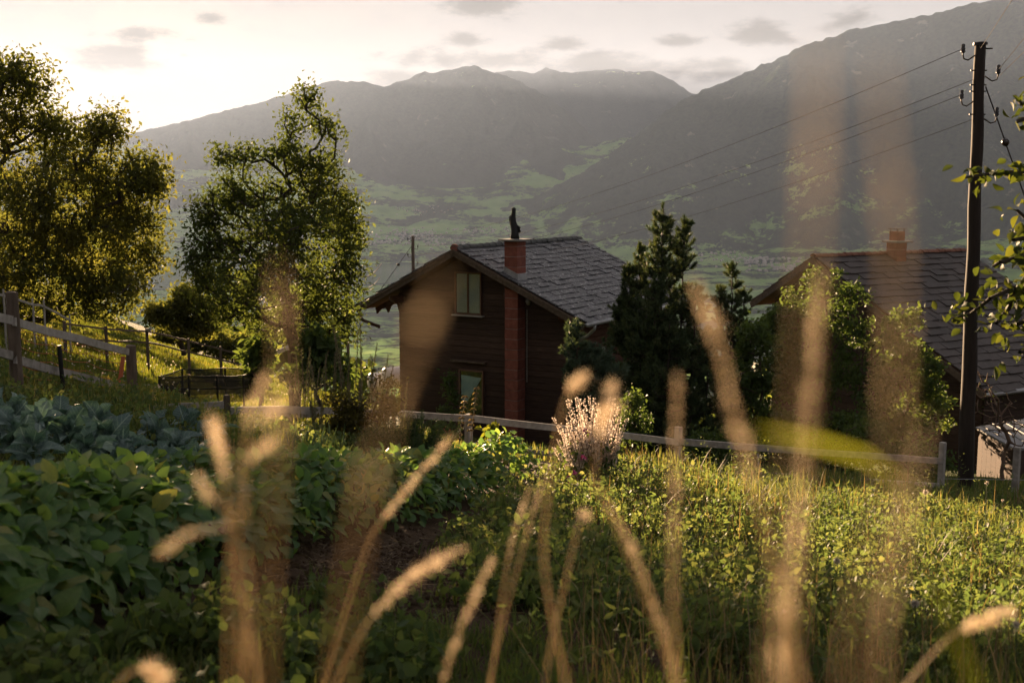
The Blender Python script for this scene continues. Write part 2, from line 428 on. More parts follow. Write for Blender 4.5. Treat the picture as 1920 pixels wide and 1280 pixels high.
# air
hz = MB(); hz.box((-19000, -900, -480), (38000, 0, 0), (0, 20600, 0), (0, 0, 2700))
m, n, l = material('evening_haze')
pv = n.new('ShaderNodeVolumePrincipled'); pv.inputs['Color'].default_value = (.50, .66, 1.0, 1)
pv.inputs['Density'].default_value = 1.95e-5; pv.inputs['Anisotropy'].default_value = .27; pv.inputs['Density Attribute'].default_value = ''
o = n.new('ShaderNodeOutputMaterial'); l.new(pv.outputs[0], o.inputs['Volume'])
ho = hz.build('haze', m); tag(ho, kind='stuff')
# ------------------------------------------------------------------ building materials
M_PLANK = simple('dark_stained_timber', [(.25, (.028, .016, .012)), (.5, (.05, .029, .021)), (.68, (.075, .045, .034)), (.85, (.13, .09, .07))], 5, (.6, .6, 9), .75, .5, .006, obj_var=.12)
M_PLANKR = simple('red_brown_timber', [(.25, (.05, .017, .012)), (.6, (.085, .03, .02)), (.85, (.12, .045, .03))], 5, (.6, .6, 9), .75, .5, .006, obj_var=.12)
M_BARGE = simple('weathered_barge_timber', [(.25, (.06, .042, .03)), (.6, (.12, .09, .065)), (.85, (.2, .165, .13))], 4, (3, 3, 3), .85, .5, .006, obj_var=.08)
M_SOFFIT = simple('brown_soffit_timber', [(.3, (.06, .026, .014)), (.7, (.11, .05, .026))], 5, (1, 1, 4), .8, .4, .005)
M_FENCE = simple('grey_weathered_wood', [(.25, (.2, .185, .165)), (.55, (.34, .32, .29)), (.8, (.46, .44, .41))], 9, (1, 1, 1), .85, .5, .006, obj_var=.1)
M_POSTW = simple('brown_weathered_post', [(.25, (.06, .045, .032)), (.6, (.13, .1, .075)), (.85, (.2, .16, .125))], 14, (1, 1, .25), .85, .6, .006, obj_var=.1)
M_POLE = simple('creosoted_pole', [(.25, (.012, .009, .007)), (.6, (.032, .024, .018)), (.85, (.065, .05, .04))], 12, (1, 1, .12), .8, .7, .008)
M_BLACK = simple('black_iron', [(.3, (.008, .008, .008)), (.8, (.02, .02, .02))], 20, rough=.55, bmp=.2)
M_CERAMIC = simple('dark_glazed_ceramic', [(.3, (.012, .01, .009)), (.8, (.03, .024, .02))], 8, rough=.25, bmp=0, spec=.5)
M_ZINC = simple('zinc_sheet', [(.3, (.3, .31, .32)), (.7, (.46, .47, .48))], 6, rough=.45, bmp=.15, metal=.6)
M_BROWNPIPE = simple('brown_pipe', [(.3, (.06, .03, .02)), (.8, (.1, .05, .035))], 6, rough=.5, bmp=.1)
M_BLOCK = simple('red_cement_block', [(.25, (.15, .05, .035)), (.55, (.22, .075, .052)), (.85, (.28, .11, .08))], 7, rough=.9, bmp=.6, dist=.008, obj_var=.07)
M_MORTAR = simple('grey_mortar', [(.3, (.25, .2, .18)), (.8, (.34, .29, .26))], 30, rough=.95)
M_CONC = simple('grey_concrete', [(.3, (.17, .17, .165)), (.8, (.28, .275, .26))], 14, rough=.9)
M_WINF = simple('window_wood', [(.3, (.1, .055, .036)), (.8, (.16, .09, .06))], 9, (1, 1, 5), .6, .2)
M_SILL = simple('pale_sill', [(.3, (.3, .28, .25)), (.8, (.42, .4, .37))], 9, rough=.7)
M_CURTAIN = simple('net_curtain', [(.3, (.48, .48, .46)), (.7, (.66, .66, .64))], 30, (6, 6, .6), .9, .5, .01)
m, n, l = material('blue_lace')
v = coords(n, l); w = n.new('ShaderNodeTexVoronoi'); w.inputs['Scale'].default_value = 26; l.new(v, w.inputs['Vector'])
c = ramp(n, l, w.outputs['Distance'], [(.12, (.75, .84, .88)), (.45, (.42, .6, .7))])
p = n.new('ShaderNodeBsdfPrincipled'); l.new(c, p.inputs[0]); p.inputs['Roughness'].default_value = .9
o = n.new('ShaderNodeOutputMaterial'); l.new(p.outputs[0], o.inputs[0]); M_LACE = m
m, n, l = material('window_glass')
g = n.new('ShaderNodeBsdfGlossy'); g.inputs['Roughness'].default_value = .04; g.inputs[0].default_value = (.8, .85, .9, 1)
t = n.new('ShaderNodeBsdfTransparent'); t.inputs[0].default_value = (.86, .9, .88, 1)
s = n.new('ShaderNodeMixShader'); s.inputs[0].default_value = .12; l.new(t.outputs[0], s.inputs[1]); l.new(g.outputs[0], s.inputs[2])
o = n.new('ShaderNodeOutputMaterial'); l.new(s.outputs[0], o.inputs[0]); M_GLASS = m
def slate(name, dark, light, lichen, amount, rough):
    m, n, l = material(name)
    geo = n.new('ShaderNodeNewGeometry'); pos = geo.outputs['Position']
    a = noise(n, l, pos, 2.2, 6, .62); oi = n.new('ShaderNodeObjectInfo')
    q = n.new('ShaderNodeMath'); q.operation = 'MULTIPLY_ADD'; l.new(oi.outputs['Random'], q.inputs[0]); q.inputs[1].default_value = .35; l.new(a, q.inputs[2])
    base = ramp(n, l, q.outputs[0], [(.35, dark), (.95, light)])
    sp = noise(n, l, pos, 9, 6, .75); lk = ramp(n, l, sp, [(amount, (0, 0, 0)), (amount + .09, (1, 1, 1))])
    mx = n.new('ShaderNodeMix'); mx.data_type = 'RGBA'; l.new(lk, mx.inputs[0]); l.new(base, mx.inputs[6]); mx.inputs[7].default_value = (*lichen, 1)
    p = n.new('ShaderNodeBsdfPrincipled'); l.new(mx.outputs[2], p.inputs[0]); p.inputs['Roughness'].default_value = rough; p.inputs['Specular IOR Level'].default_value = .5
    l.new(bump(n, l, sp, .35, .01), p.inputs['Normal'])
    o = n.new('ShaderNodeOutputMaterial'); l.new(p.outputs[0], o.inputs[0]); return m
M_SLATE = slate('lichened_slate', (.016, .018, .023), (.062, .065, .073), (.42, .42, .41), .55, .5)
M_SLATE2 = slate('brown_slate', (.022, .017, .015), (.062, .046, .040), (.2, .18, .16), .63, .62)
M_RIDGE = slate('mossy_ridge_tile', (.03, .036, .036), (.08, .085, .08), (.22, .22, .2), .62, .7)
M_RIDGE2 = slate('terracotta_ridge_tile', (.14, .055, .032), (.26, .11, .065), (.3, .2, .15), .66, .75)

Z = np.array([0, 0, 1.0])
def solve(P0, e1, e2, pix):
    d = ray(*pix); s_ = np.linalg.solve(np.array([e1, e2, -d]).T, -np.asarray(P0)); return s_[0], s_[1]
def frame_of(yaw):
    t = math.radians(yaw); return np.array([math.cos(t), -math.sin(t), 0]), np.array([math.sin(t), math.cos(t), 0])
def tile_mesh(name, wd, ln, th, mat):
    """one slate: chipped lower edge, tapering to its head; local x across, y down the slope"""
    b = MB()
    lo = [(-wd / 2, ln, 0), (-wd / 6, ln * 1.012, 0), (wd / 5, ln * .992, 0), (wd / 2, ln, 0)]
    pts = [(-wd / 2, 0, 0)] + lo + [(wd / 2, 0, 0)]
    b.prism([(x, y, 0) for x, y, _ in pts], (0, 0, th))
    me = bpy.data.meshes.new(name); me.from_pydata(b.v, [], b.f); me.update(); me.materials.append(mat); return me
def obj_at(name, me, X, Yv, Zv, pos, parent):
    o = link(bpy.data.objects.new(name, me))
    m_ = Matrix(((X[0], Yv[0], Zv[0], pos[0]), (X[1], Yv[1], Zv[1], pos[1]), (X[2], Yv[2], Zv[2], pos[2]), (0, 0, 0, 1)))
    o.parent = parent; o.matrix_parent_inverse = pmat(parent).inverted(); o.matrix_basis = m_
    return o
def tile_slope(parent, apex, v, s, length, slope_len, rows, cols, mat, skip=None, name='slate'):
    n_ = np.cross(v, s); n_ /= np.linalg.norm(n_)
    if n_[2] < 0: n_ = -n_
    rl, cw = slope_len / rows, length / cols
    mes = [tile_mesh(name, cw * .985, rl * 1.30, .024, mat), tile_mesh(name, cw * .965, rl * 1.36, .032, mat)]
    for r in range(rows):
        off = (r % 2) * .5
        for c in range(cols + (1 if off else 0)):
            x = (c + .5 - off) * cw
            w0, w1 = max(0, x - cw / 2), min(length, x + cw / 2)
            if w1 - w0 < .05: continue
            sc = (w1 - w0) / cw; x = (w0 + w1) / 2
            lift = random.uniform(0, .016) - .02 * math.sin(math.pi * c / cols); tilt = .066 + random.uniform(-.022, .022); yaw = random.uniform(-.012, .012)
            s2 = s * math.cos(tilt) + n_ * math.sin(tilt) * 1.0
            s2 = s2 + v * yaw; s2 /= np.linalg.norm(s2)
            X = v * sc; n2 = np.cross(v, s2); n2 = n2 if n2 @ n_ > 0 else -n2
            pos = apex + v * x + s * (r * rl - .02) + n_ * (.004 + lift - .0)
            obj_at(name, mes[(r * 7 + c * 3) % 2], X, s2, n2, pos, parent)
def ridge_tiles(parent, apex, v, length, count, rad, mat, name='ridge_tile'):
    u = np.cross(v, Z); ln = length / count; b = MB(); k = 7
    for j, (y0, y1, r0, r1) in enumerate([(0, ln * 1.08, rad * .92, rad * 1.12)]):
        out, inn = [], []
        vs = []
        for yy, rr in ((y0, r0), (y1, r1)):
            for i in range(k): a = math.pi * i / (k - 1); vs.append((math.cos(a) * rr, yy, math.sin(a) * rr * .8))
            for i in range(k): a = math.pi * i / (k - 1); vs.append((math.cos(a) * rr * .82, yy, math.sin(a) * rr * .62))
        fs = []
        for i in range(k - 1):
            fs.append((i, i + 1, 2 * k + i + 1, 2 * k + i)); fs.append((k + i + 1, k + i, 3 * k + i, 3 * k + i + 1))
            fs.append((i + 1, i, k + i, k + i + 1)); fs.append((2 * k + i, 2 * k + i + 1, 3 * k + i + 1, 3 * k + i))
        b.add(vs, fs)
    me = bpy.data.meshes.new(name); me.from_pydata(b.v, [], b.f); me.update(); me.materials.append(mat)
    for i in range(count):
        dz = random.uniform(-.008, .008)
        obj_at(name, me, -u, -v, Z, apex + v * (ln * (i + 1.0)) + Z * (dz - .02), parent)
def clip_poly(poly, lo, hi):
    """keep the part of a polygon (a, c) between two heights c"""
    def cut(P, h, keep_above):
        out = []
        for i in range(len(P)):
            p, q = P[i], P[(i + 1) % len(P)]
            ip = (p[1] >= h) == keep_above or p[1] == h; iq = (q[1] >= h) == keep_above or q[1] == h
            if ip: out.append(p)
            if ip != iq:
                t = (h - p[1]) / (q[1] - p[1]); out.append((p[0] + t * (q[0] - p[0]), h))
        return out
    P = cut(list(poly), lo, True)
    return cut(P, hi, False) if len(P) > 2 else []
def plank_wall(parent, O, u, nrm, poly, board, thick, mat, name='plank'):
    """wall of horizontal boards: poly in (along, up) from O; nrm points outwards"""
    lo = min(p[1] for p in poly); hi = max(p[1] for p in poly); z = lo
    while z < hi - .02:
        q = clip_poly(poly, z + .006, min(z + board - .006, hi))
        if len(q) > 2 and max(p[0] for p in q) - min(p[0] for p in q) > .05:
            pr = random.uniform(0, .008)
            b = MB(); b.prism([O + u * a + Z * c for a, c in q], nrm * (thick + pr)); o = b.build(name, mat, parent)
        z += board
def window(parent, O, u, nrm, a0, a1, c0, c1, mullions=1, fr=.06, name='window', fmat=None, curtain=None, cpoly=None):
    fmat = fmat or M_WINF
    P = lambda a, c, d=0: O + u * a + Z * c + nrm * d
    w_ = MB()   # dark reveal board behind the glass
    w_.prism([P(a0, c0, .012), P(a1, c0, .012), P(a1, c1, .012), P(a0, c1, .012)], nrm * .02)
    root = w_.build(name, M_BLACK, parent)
    f = MB()
    f.box(P(a0 - fr, c0 - fr, .0), u * fr, nrm * .085, Z * (c1 - c0 + 2 * fr)); f.box(P(a1, c0 - fr, .0), u * fr, nrm * .085, Z * (c1 - c0 + 2 * fr))
    f.box(P(a0, c1, .0), u * (a1 - a0), nrm * .085, Z * fr); f.box(P(a0, c0 - fr, .0), u * (a1 - a0), nrm * .085, Z * fr)
    f.build('frame', fmat, root)
    n_ = mullions + 1; mw = .055
    for i in range(1, n_):
        a = a0 + (a1 - a0) * i / n_; g = MB(); g.box(P(a - mw / 2, c0, .035), u * mw, nrm * .045, Z * (c1 - c0)); g.build('mullion', fmat, root)
    if curtain is not None:
        if cpoly is None: cpoly = [(a0 + .01, c0 + .01), (a1 - .01, c0 + .01), (a1 - .01, c1 - .01), (a0 + .01, c1 - .01)]
        g = MB(); g.prism([P(a, c, .036) for a, c in cpoly], nrm * .006); g.build('curtain', curtain, root)
    for i in range(n_):
        b0 = a0 + (a1 - a0) * i / n_ + (mw / 2 if i else 0); b1 = a0 + (a1 - a0) * (i + 1) / n_ - (mw / 2 if i < n_ - 1 else 0)
        g = MB(); g.prism([P(b0, c0, .05), P(b1, c0, .05), P(b1, c1, .05), P(b0, c1, .05)], nrm * .004); g.build('pane', M_GLASS, root)
    g = MB(); g.box(P(a0 - fr - .08, c0 - fr - .045, .0), u * (a1 - a0 + 2 * fr + .16), nrm * .15, Z * .04); g.build('sill', M_SILL, root)
    return root

# ------------------------------------------------------------------ the dark timber chalet
U, V_ = frame_of(30.0)
AP = at(852, 467, 34.0)
ra, rb = solve(AP, U, Z, (1098, 607)); la, lb = solve(AP, U, Z, (668, 575)); RL = solve(AP, V_, Z, (1087, 452))[0]
chalet = empty('chalet', tuple(AP + V_ * 4 - Z * 6.6), -math.radians(30))
tag(chalet, 'dark brown timber chalet with grey slate roof and red block chimney', 'house')
def H(a, v, c): return AP + U * a + V_ * v + Z * c
FV = .72                                    # how far the roof overhangs the gable
wl_, _ = solve(H(0, FV, 0), U, Z, (748, 600)); wr_ = ra - .82
GB = -6.9
sr = rb / ra; sl = lb / la
RT_ = .16                                    # roof build-up under the slates
poly = [(wl_, GB), (wr_, GB), (wr_, wr_ * sr - RT_), (0, -RT_), (wl_, wl_ * sl - RT_)]
b = MB(); b.prism([H(a, FV + .05, c) for a, c in poly], V_ * (RL - .9)); b.build('wall', M_PLANK, chalet)
plank_wall(chalet, H(0, FV + .05, 0), U, -V_, poly, .185, .035, M_PLANK)
sp = [(0, GB), (RL - .9, GB), (RL - .9, wr_ * sr - RT_), (0, wr_ * sr - RT_)]
plank_wall(chalet, H(wr_, FV + .05, 0), V_, U, sp, .185, .035, M_PLANKR)
b = MB(); b.box(H(wr_ - .01, FV - .01, GB), U * .07, V_ * .07, Z * (wr_ * sr - RT_ - GB)); b.build('corner_post', M_PLANK, chalet)
# roof
rs = np.array([0, 0, 0.0]) + U * ra + Z * rb; rlen = np.linalg.norm(rs); rs /= rlen
ls = U * la + Z * lb; llen = np.linalg.norm(ls); ls /= llen
roof = MB(); rn = np.cross(V_, rs); rn = rn if rn[2] > 0 else -rn; lnrm = np.cross(V_, ls); lnrm = lnrm if lnrm[2] > 0 else -lnrm
roof.prism([H(0, 0, -.02), H(ra, 0, rb - .02), H(ra, 0, rb - .1), H(0, 0, -.1), H(la, 0, lb - .1), H(la, 0, lb - .02)], V_ * RL)
roof = roof.build('roof', M_SOFFIT, chalet)
tile_slope(roof, AP, V_, rs, RL, rlen, 18, 16, M_SLATE)
tile_slope(roof, AP, V_, ls, RL, llen, 8, 6, M_SLATE)
ridge_tiles(roof, AP + Z * .03, V_, RL, 22, .13, M_RIDGE)
b = MB(); b.tube([AP - V_ * .03 + Z * .03, AP + V_ * .05 + Z * .03], .125, 10); b.build('ridge_end_cap', M_BLOCK, roof)
for s_, L_, nn in ((rs, rlen, rn), (ls, llen, lnrm)):       # double barge boards on the front verge
    b = MB(); b.box(AP - V_ * .055 - nn * .19 + s_ * .0, s_ * (L_ + .02), V_ * .05, nn * .17); b.build('barge_board', M_BARGE, roof)
    b = MB(); b.box(AP - V_ * .09 - nn * .075, s_ * (L_ + .03), V_ * .034, nn * .075); b.build('verge_trim', M_BARGE, roof)
    b = MB(); b.box(AP + V_ * (RL + .004) - nn * .19, s_ * L_, V_ * .05, nn * .17); b.build('barge_board', M_BARGE, roof)
for k in range(11):                                             # rafters under the right eave
    v0 = .35 + k * .74
    b = MB(); b.box(H(ra * .78, v0, sr * ra * .78 - .25), rs * (rlen * .2), V_ * .09, Z * .14); b.build('rafter', M_SOFFIT, roof)
for a_, c_ in ((.0, -.36), (wr_ - .05, wr_ * sr - .42), (wl_ + .12, wl_ * sl - .42), (1.7, 1.7 * sr - .38)):   # purlin ends under the overhang
    b = MB(); b.prism([H(a_ - .08, FV + .01, c_), H(a_ - .08, .28, c_ + .0), H(a_ - .08, .14, c_ + .12), H(a_ - .08, .14, c_ + .2), H(a_ - .08, FV + .01, c_ + .2)], U * .16); b.build('purlin', M_SOFFIT, roof)
# scalloped bracket board under the sun-side eave
sc = [(wl_ - .02, wl_ * sl - .3), (la + .12, lb + .02 - .22), (la + .14, lb - .36)]
pp = [(wl_ + .05, wl_ * sl - .2), (la + .25, (la + .25) * sl - .2), (la + .3, (la + .3) * sl - .42)]
seg = 10; xs0, xs1 = la + .3, wl_ + .05
for i in range(1, seg):
    t = i / seg; a = xs0 + (xs1 - xs0) * t; base = a * sl - .42 - .10 * t
    pp.append((a, base + .09 * abs(math.sin(t * math.pi * 2)) - (.12 if .45 < t < .55 else 0)))
pp.append((wl_ + .05, wl_ * sl - .72))
b = MB(); b.prism([H(a, FV - .06, c) for a, c in pp], V_ * .08); b.build('bracket', M_SOFFIT, roof)
# gutters and downpipes
b = MB(); b.tube([H(ra + .07, -.05, rb - .03), H(ra + .07, RL + .05, rb - .03)], .065, 10); b.build('gutter', M_ZINC, roof, smooth=True)
b = MB(); b.tube([H(ra + .07, .45, rb - .06), H(ra + .05, .45, rb - .2), H(ra - .2, .5, rb - .42), H(wr_ + .12, .62, rb - .62), H(wr_ + .1, .8, rb - .72)], .05, 8); b.build('downpipe', M_ZINC, chalet, smooth=True)
b = MB(); b.tube([H(la - .06, -.12, lb - .02), H(la - .06, RL, lb - .02)], .07, 10); b.build('gutter', M_BROWNPIPE, roof, smooth=True)
b = MB(); b.tube([H(la - .04, .2, lb - .05), H(la - .02, .2, lb - .34), H(la + .1, .25, lb - .46), H(la + .55, .5, lb - .66)], .055, 8); b.build('downpipe', M_BROWNPIPE, chalet, smooth=True)
# chimney stack of red blocks climbing the gable and through the overhang
c0_, _ = solve(H(0, .28, 0), U, Z, (946, 520)); CW = .44; CD = .50
chim = empty('chimney', tuple(H(c0_, .3, GB)), -math.radians(30)); place(chim, chalet); chim['label'] = 'red cement block chimney climbing the gable'
ctop = solve(H(c0_, .28, 0), U, Z, (946, 452))[1]
b = MB(); b.box(H(c0_ + .012, .292, GB), U * (CW - .024), V_ * (CD - .024), Z * (ctop - GB)); b.build('core', M_MORTAR, chim)
bh = .305; k = 0; zc = GB
while zc < ctop - .05:
    h_ = min(bh, ctop - zc)
    b = MB(); j = [random.uniform(-.006, .006) for _ in range(2)]
    b.box(H(c0_ + j[0], .28 + j[1], zc + .008), U * CW, V_ * CD, Z * (h_ - .016)); b.build('block', M_BLOCK, chim, bevel=.006); zc += h_
b = MB(); b.box(H(c0_ - .14, .14, ctop), U * (CW + .28), V_ * (CD + .28), Z * .06); b.build('cap', M_CONC, chim, bevel=.01)
rz_ = lambda a: a * sr
for (ax, vx, du, dv, nm) in ((c0_ - .03, .25, CW + .06, CD + .06, 'flashing'),):
    b = MB(); q = [H(ax, vx, rz_(ax) - .03), H(ax + du, vx, rz_(ax + du) - .03), H(ax + du, vx + dv, rz_(ax + du) - .03), H(ax, vx + dv, rz_(ax) - .03)]
    b.hexa(q + [p + Z * .26 for p in q]); b.build(nm, M_ZINC, chim)
    b = MB(); q = [H(ax - .2, .02, rz_(ax - .2) + .03), H(ax + du + .22, .02, rz_(ax + du + .22) + .03), H(ax + du + .22, vx + dv + .15, rz_(ax + du + .22) + .03), H(ax - .2, vx + dv + .15, rz_(ax - .2) + .03)]
    b.hexa(q + [p + Z * .012 for p in q]); b.build(nm, M_ZINC, chim)
# twisted black iron cowl on the cap
cx = H(c0_ + CW / 2 - .02, .53, ctop + .06)
def cow(px, py): return cx + U * ((px - 482) / 6.7 / 60.0 * 1.12) + Z * ((487 - py) / 6.7 / 62.5)
b = MB(); b.tube([cow(482, 487), cow(484, 430), cow(484, 385), cow(474, 330), cow(462, 270), cow(464, 215), cow(470, 160), cow(470, 115), cow(472, 100)],
                 [.145, .125, .115, .11, .095, .075, .062, .068, .02], 10)
b.build('cowl', M_BLACK, chim, smooth=True)
b = MB(); b.tube([cow(440, 330), cow(430, 260), cow(428, 215), cow(434, 198)], [.03, .04, .035, .012], 8)
b.prism([cow(490, 300), cow(548, 348), cow(536, 362), cow(548, 378), cow(542, 408), cow(490, 420)], V_ * .06); b.build('cowl_vane', M_BLACK, chim)
# windows, door head, lamp and cable on the gable
GO = H(0, FV + .05 - .038, 0)
def gpix(x, y): return solve(GO, U, Z, (x, y))
(a0, c1), (a1, c0) = gpix(857, 512), gpix(902, 588)
window(chalet, GO, U, -V_, a0, a1, c0, c1, 1, .05, curtain=M_CURTAIN)
(a0, c1), (a1, c0) = gpix(865, 694), gpix(906, 778)
h_ = c1 - c0; w_ = a1 - a0
window(chalet, GO, U, -V_, a0, a1, c0, c1, 0, .05, curtain=M_LACE, cpoly=[(a0 + .02, c0 + h_ * .32), (a0 + w_ * .3, c0 + h_ * .28), (a1 - .03, c1 - .18), (a0 + .02, c1 - .13)])
(p0, q0), (p1, q1) = gpix(848, 676), gpix(913, 681)
b = MB(); b.box(GO + U * p0 + Z * q0, U * (p1 - p0), -V_ * .14, Z * .05); b.build('drip_board', M_BARGE, chalet)
pl = gpix(993, 570); b = MB(); b.tube([GO + U * pl[0] + Z * pl[1] - V_ * .06, GO + U * pl[0] + Z * (pl[1] + .10) - V_ * .1, GO + U * pl[0] + Z * (pl[1] + .17) - V_ * .09], [.06, .085, .03], 10); b.build('wall_lamp', M_SILL, chalet, smooth=True)
pl2 = gpix(989, 580); pl3 = gpix(989, 716)
b = MB(); b.tube([GO + U * pl2[0] + Z * pl2[1] - V_ * .03, GO + U * pl3[0] + Z * pl3[1] - V_ * .03], .011, 6); b.build('cable', M_SILL, chalet)
SO = H(wr_ + .036, FV, 0)
window(chalet, SO, V_, U, 1.35, 2.0, -4.25, -3.05, 1, .06, fmat=M_SILL, curtain=M_CURTAIN)
window(chalet, SO, V_, U, 4.2, 4.9, -4.25, -3.05, 1, .06, fmat=M_SILL, curtain=M_CURTAIN)

# ------------------------------------------------------------------ second house, half hidden
U2, V2 = frame_of(60.0)
AP2 = at(1525, 482, 36.0)
ra2, rb2 = solve(AP2, U2, Z, (1850, 737)); la2, lb2 = solve(AP2, U2, Z, (1408, 566)); RL2 = solve(AP2, V2, Z, (1808, 474))[0]
def H2(a, v, c): return AP2 + U2 * a + V2 * v + Z * c
sr2 = rb2 / ra2; sl2 = lb2 / la2
house = empty('farmhouse', tuple(H2(2, 3, -7)), -math.radians(60))
tag(house, 'brown farmhouse with orange ridge tiles, overgrown with shrubs behind the pole', 'house')
wl2, wr2 = la2 + .55, ra2 - .55; GB2 = -7.2
poly = [(wl2, GB2), (wr2, GB2), (wr2, wr2 * sr2 - .16), (0, -.16), (wl2, wl2 * sl2 - .16)]
b = MB(); b.prism([H2(a, .6, c) for a, c in poly], V2 * (RL2 - .8)); b.build('wall', M_PLANK, house)
plank_wall(house, H2(0, .6, 0), U2, -V2, poly, .24, .035, M_PLANK)
plank_wall(house, H2(wr2, .6, 0), V2, U2, [(0, GB2), (RL2 - .8, GB2), (RL2 - .8, wr2 * sr2 - .16), (0, wr2 * sr2 - .16)], .24, .035, M_PLANK)
r2 = U2 * ra2 + Z * rb2; r2len = np.linalg.norm(r2); r2 /= r2len; l2 = U2 * la2 + Z * lb2; l2len = np.linalg.norm(l2); l2 /= l2len
b = MB(); b.prism([H2(0, 0, -.02), H2(ra2, 0, rb2 - .02), H2(ra2, 0, rb2 - .12), H2(0, 0, -.12), H2(la2, 0, lb2 - .12), H2(la2, 0, lb2 - .02)], V2 * RL2)
roof2 = b.build('roof', M_SOFFIT, house)
tile_slope(roof2, AP2, V2, r2, RL2, r2len, 21, 13, M_SLATE2)
tile_slope(roof2, AP2, V2, l2, RL2, l2len, 8, 5, M_SLATE2)
ridge_tiles(roof2, AP2 + Z * .03, V2, RL2, 26, .12, M_RIDGE2)
for s_, L_ in ((r2, r2len), (l2, l2len)):
    nn = np.cross(V2, s_); nn = nn if nn[2] > 0 else -nn
    b = MB(); b.box(AP2 - V2 * .055 - nn * .2, s_ * (L_ + .02), V2 * .05, nn * .18); b.build('barge_board', M_BARGE, roof2)
b = MB(); b.tube([H2(ra2 + .06, -.05, rb2 - .04), H2(ra2 + .06, RL2, rb2 - .04)], .065, 8); b.build('gutter', M_ZINC, roof2, smooth=True)
cv = solve(AP2, V2, Z, (1668, 478))[0]
ch2 = empty('chimney', tuple(H2(.25, cv, -.6)), -math.radians(60)); place(ch2, house)
zc = -.75
for k in range(5):
    b = MB(); b.box(H2(.05 + random.uniform(-.005, .005), cv - .22, zc + .006), U2 * .44, V2 * .46, Z * .218); b.build('block', M_BLOCK, ch2, bevel=.006); zc += .23
b = MB(); b.box(H2(-.06, cv - .34, zc), U2 * .68, V2 * .72, Z * .06); b.build('cap', M_CONC, ch2, bevel=.008)
b = MB(); b.box(H2(.1, cv - .17, zc + .06), U2 * .34, V2 * .36, Z * .3); b.build('flue', M_BLOCK, ch2, bevel=.006)
for dx_, dy_ in ((.12, -.15), (.4, -.15), (.12, .15), (.4, .15)):
    b = MB(); b.box(H2(dx_, cv + dy_, zc + .36), U2 * .03, V2 * .03, Z * .08); b.build('cap_leg', M_BLACK, ch2)
b = MB(); b.box(H2(.08, cv - .22, zc + .44), U2 * .38, V2 * .46, Z * .02); b.build('rain_plate', M_BLACK, ch2)
b = MB(); b.box(H2(.46, cv + .0, -.62), U2 * .06, V2 * .3, Z * .34); b.build('flashing', M_SILL, ch2)

# lean-to shed with a pale sheet roof below the farmhouse
M_SHEET = simple('pale_metal_sheet', [(.3, (.14, .14, .145)), (.7, (.22, .22, .22))], 3, rough=.5, bmp=.15, metal=.2)
shed = empty('shed', tuple(at(1900, 860, 27)), -math.radians(60)); tag(shed, 'low brown shed with pale sheet metal roof at the frame edge', 'shed')
q = [at(1829, 800, 27.0), at(1905, 842, 25.0), at(2080, 815, 26.5), at(2010, 770, 29.0)]
b = MB(); b.hexa([p - Z * .05 for p in q] + list(q)); b.build('roof', M_SHEET, shed)
for t in np.linspace(.06, .94, 9):
    pa = q[0] + (q[3] - q[0]) * t + Z * .003; pb = q[1] + (q[2] - q[1]) * t + Z * .003
    b = MB(); b.tube([pa, pb], .018, 5); b.build('sheet_rib', M_SHEET, shed)
ctr = sum(q) / 4; qq = [ctr + (p - ctr) * .93 - Z * .06 for p in q]
for i in range(4):
    A_, B_ = qq[i], qq[(i + 1) % 4]; e = (B_ - A_); nrm_ = np.cross(e, Z); nrm_ /= np.linalg.norm(nrm_)
    for k in range(8):
        o0 = A_ + e * k / 8; e1 = e / 8 * .98; b = MB()
        b.hexa([o0 - Z * 2.2, o0 + e1 - Z * 2.2, o0 + e1 - Z * 2.2 + nrm_ * .03, o0 - Z * 2.2 + nrm_ * .03, o0, o0 + e1, o0 + e1 + nrm_ * .03, o0 + nrm_ * .03]); b.build('board', M_PLANK, shed)

# ------------------------------------------------------------------ power line
def insulator(parent, base, side, nm='insulator', s=1.0):
    """J-shaped iron hook out of the pole with a bell insulator on its upturned end"""
    x = np.asarray(side, float)
    pts = [base, base + x * .06 - Z * .04, base + x * .12 - Z * .08, base + x * .19 - Z * .06, base + x * .21, base + x * .21 + Z * .05]
    pts = [base + (p - base) * s for p in pts]
    b = MB(); b.tube(pts, .012 * s, 6); hk = b.build('hook', M_BLACK, parent, smooth=True)
    t = pts[-1]; b = MB(); b.tube([t - Z * .02 * s, t + Z * .01 * s, t + Z * .012 * s, t + Z * .06 * s, t + Z * .062 * s, t + Z * .11 * s, t + Z * .125 * s], [.02 * s, .042 * s, .03 * s, .036 * s, .026 * s, .03 * s, .014 * s], 10)
    b.build(nm, M_CERAMIC, hk, smooth=True); return t + Z * .05 * s
D1 = 18.8
def pole_axis(y):  # the right-hand pole leans a little
    t = (y - 82) / (900 - 82); return at(1838 - 28 * t, y, D1)
pole = empty('utility_pole', tuple(pole_axis(930))); tag(pole, 'tall dark wooden utility pole at the frame edge with iron insulators', 'utility pole')
ys_ = np.linspace(84, 960, 24); pts = [pole_axis(y) + np.array([.008 * math.sin(y * .03), 0, 0]) for y in ys_]
b = MB(); b.tube(pts, [(.085 + .05 * (i / 23)) * (1 + .03 * math.sin(i * 1.7)) for i in range(24)], 14); b.build('shaft', M_POLE, pole, smooth=True)
b = MB(); b.tube([pole_axis(85), pole_axis(80), pole_axis(78)], [.115, .11, .02], 14); b.build('cap', M_BLACK, pole)
tips = []
for (yy, sx) in ((104, -1), (190, -1)): tips.append(insulator(pole, pole_axis(yy) + np.array([sx * .08, -.02, 0]), (sx, -.1, 0)))
tipsr = []
for (yy, sx) in ((143, 1), (222, 1)): tipsr.append(insulator(pole, pole_axis(yy) + np.array([sx * .08, -.02, 0]), (sx, -.1, 0)))
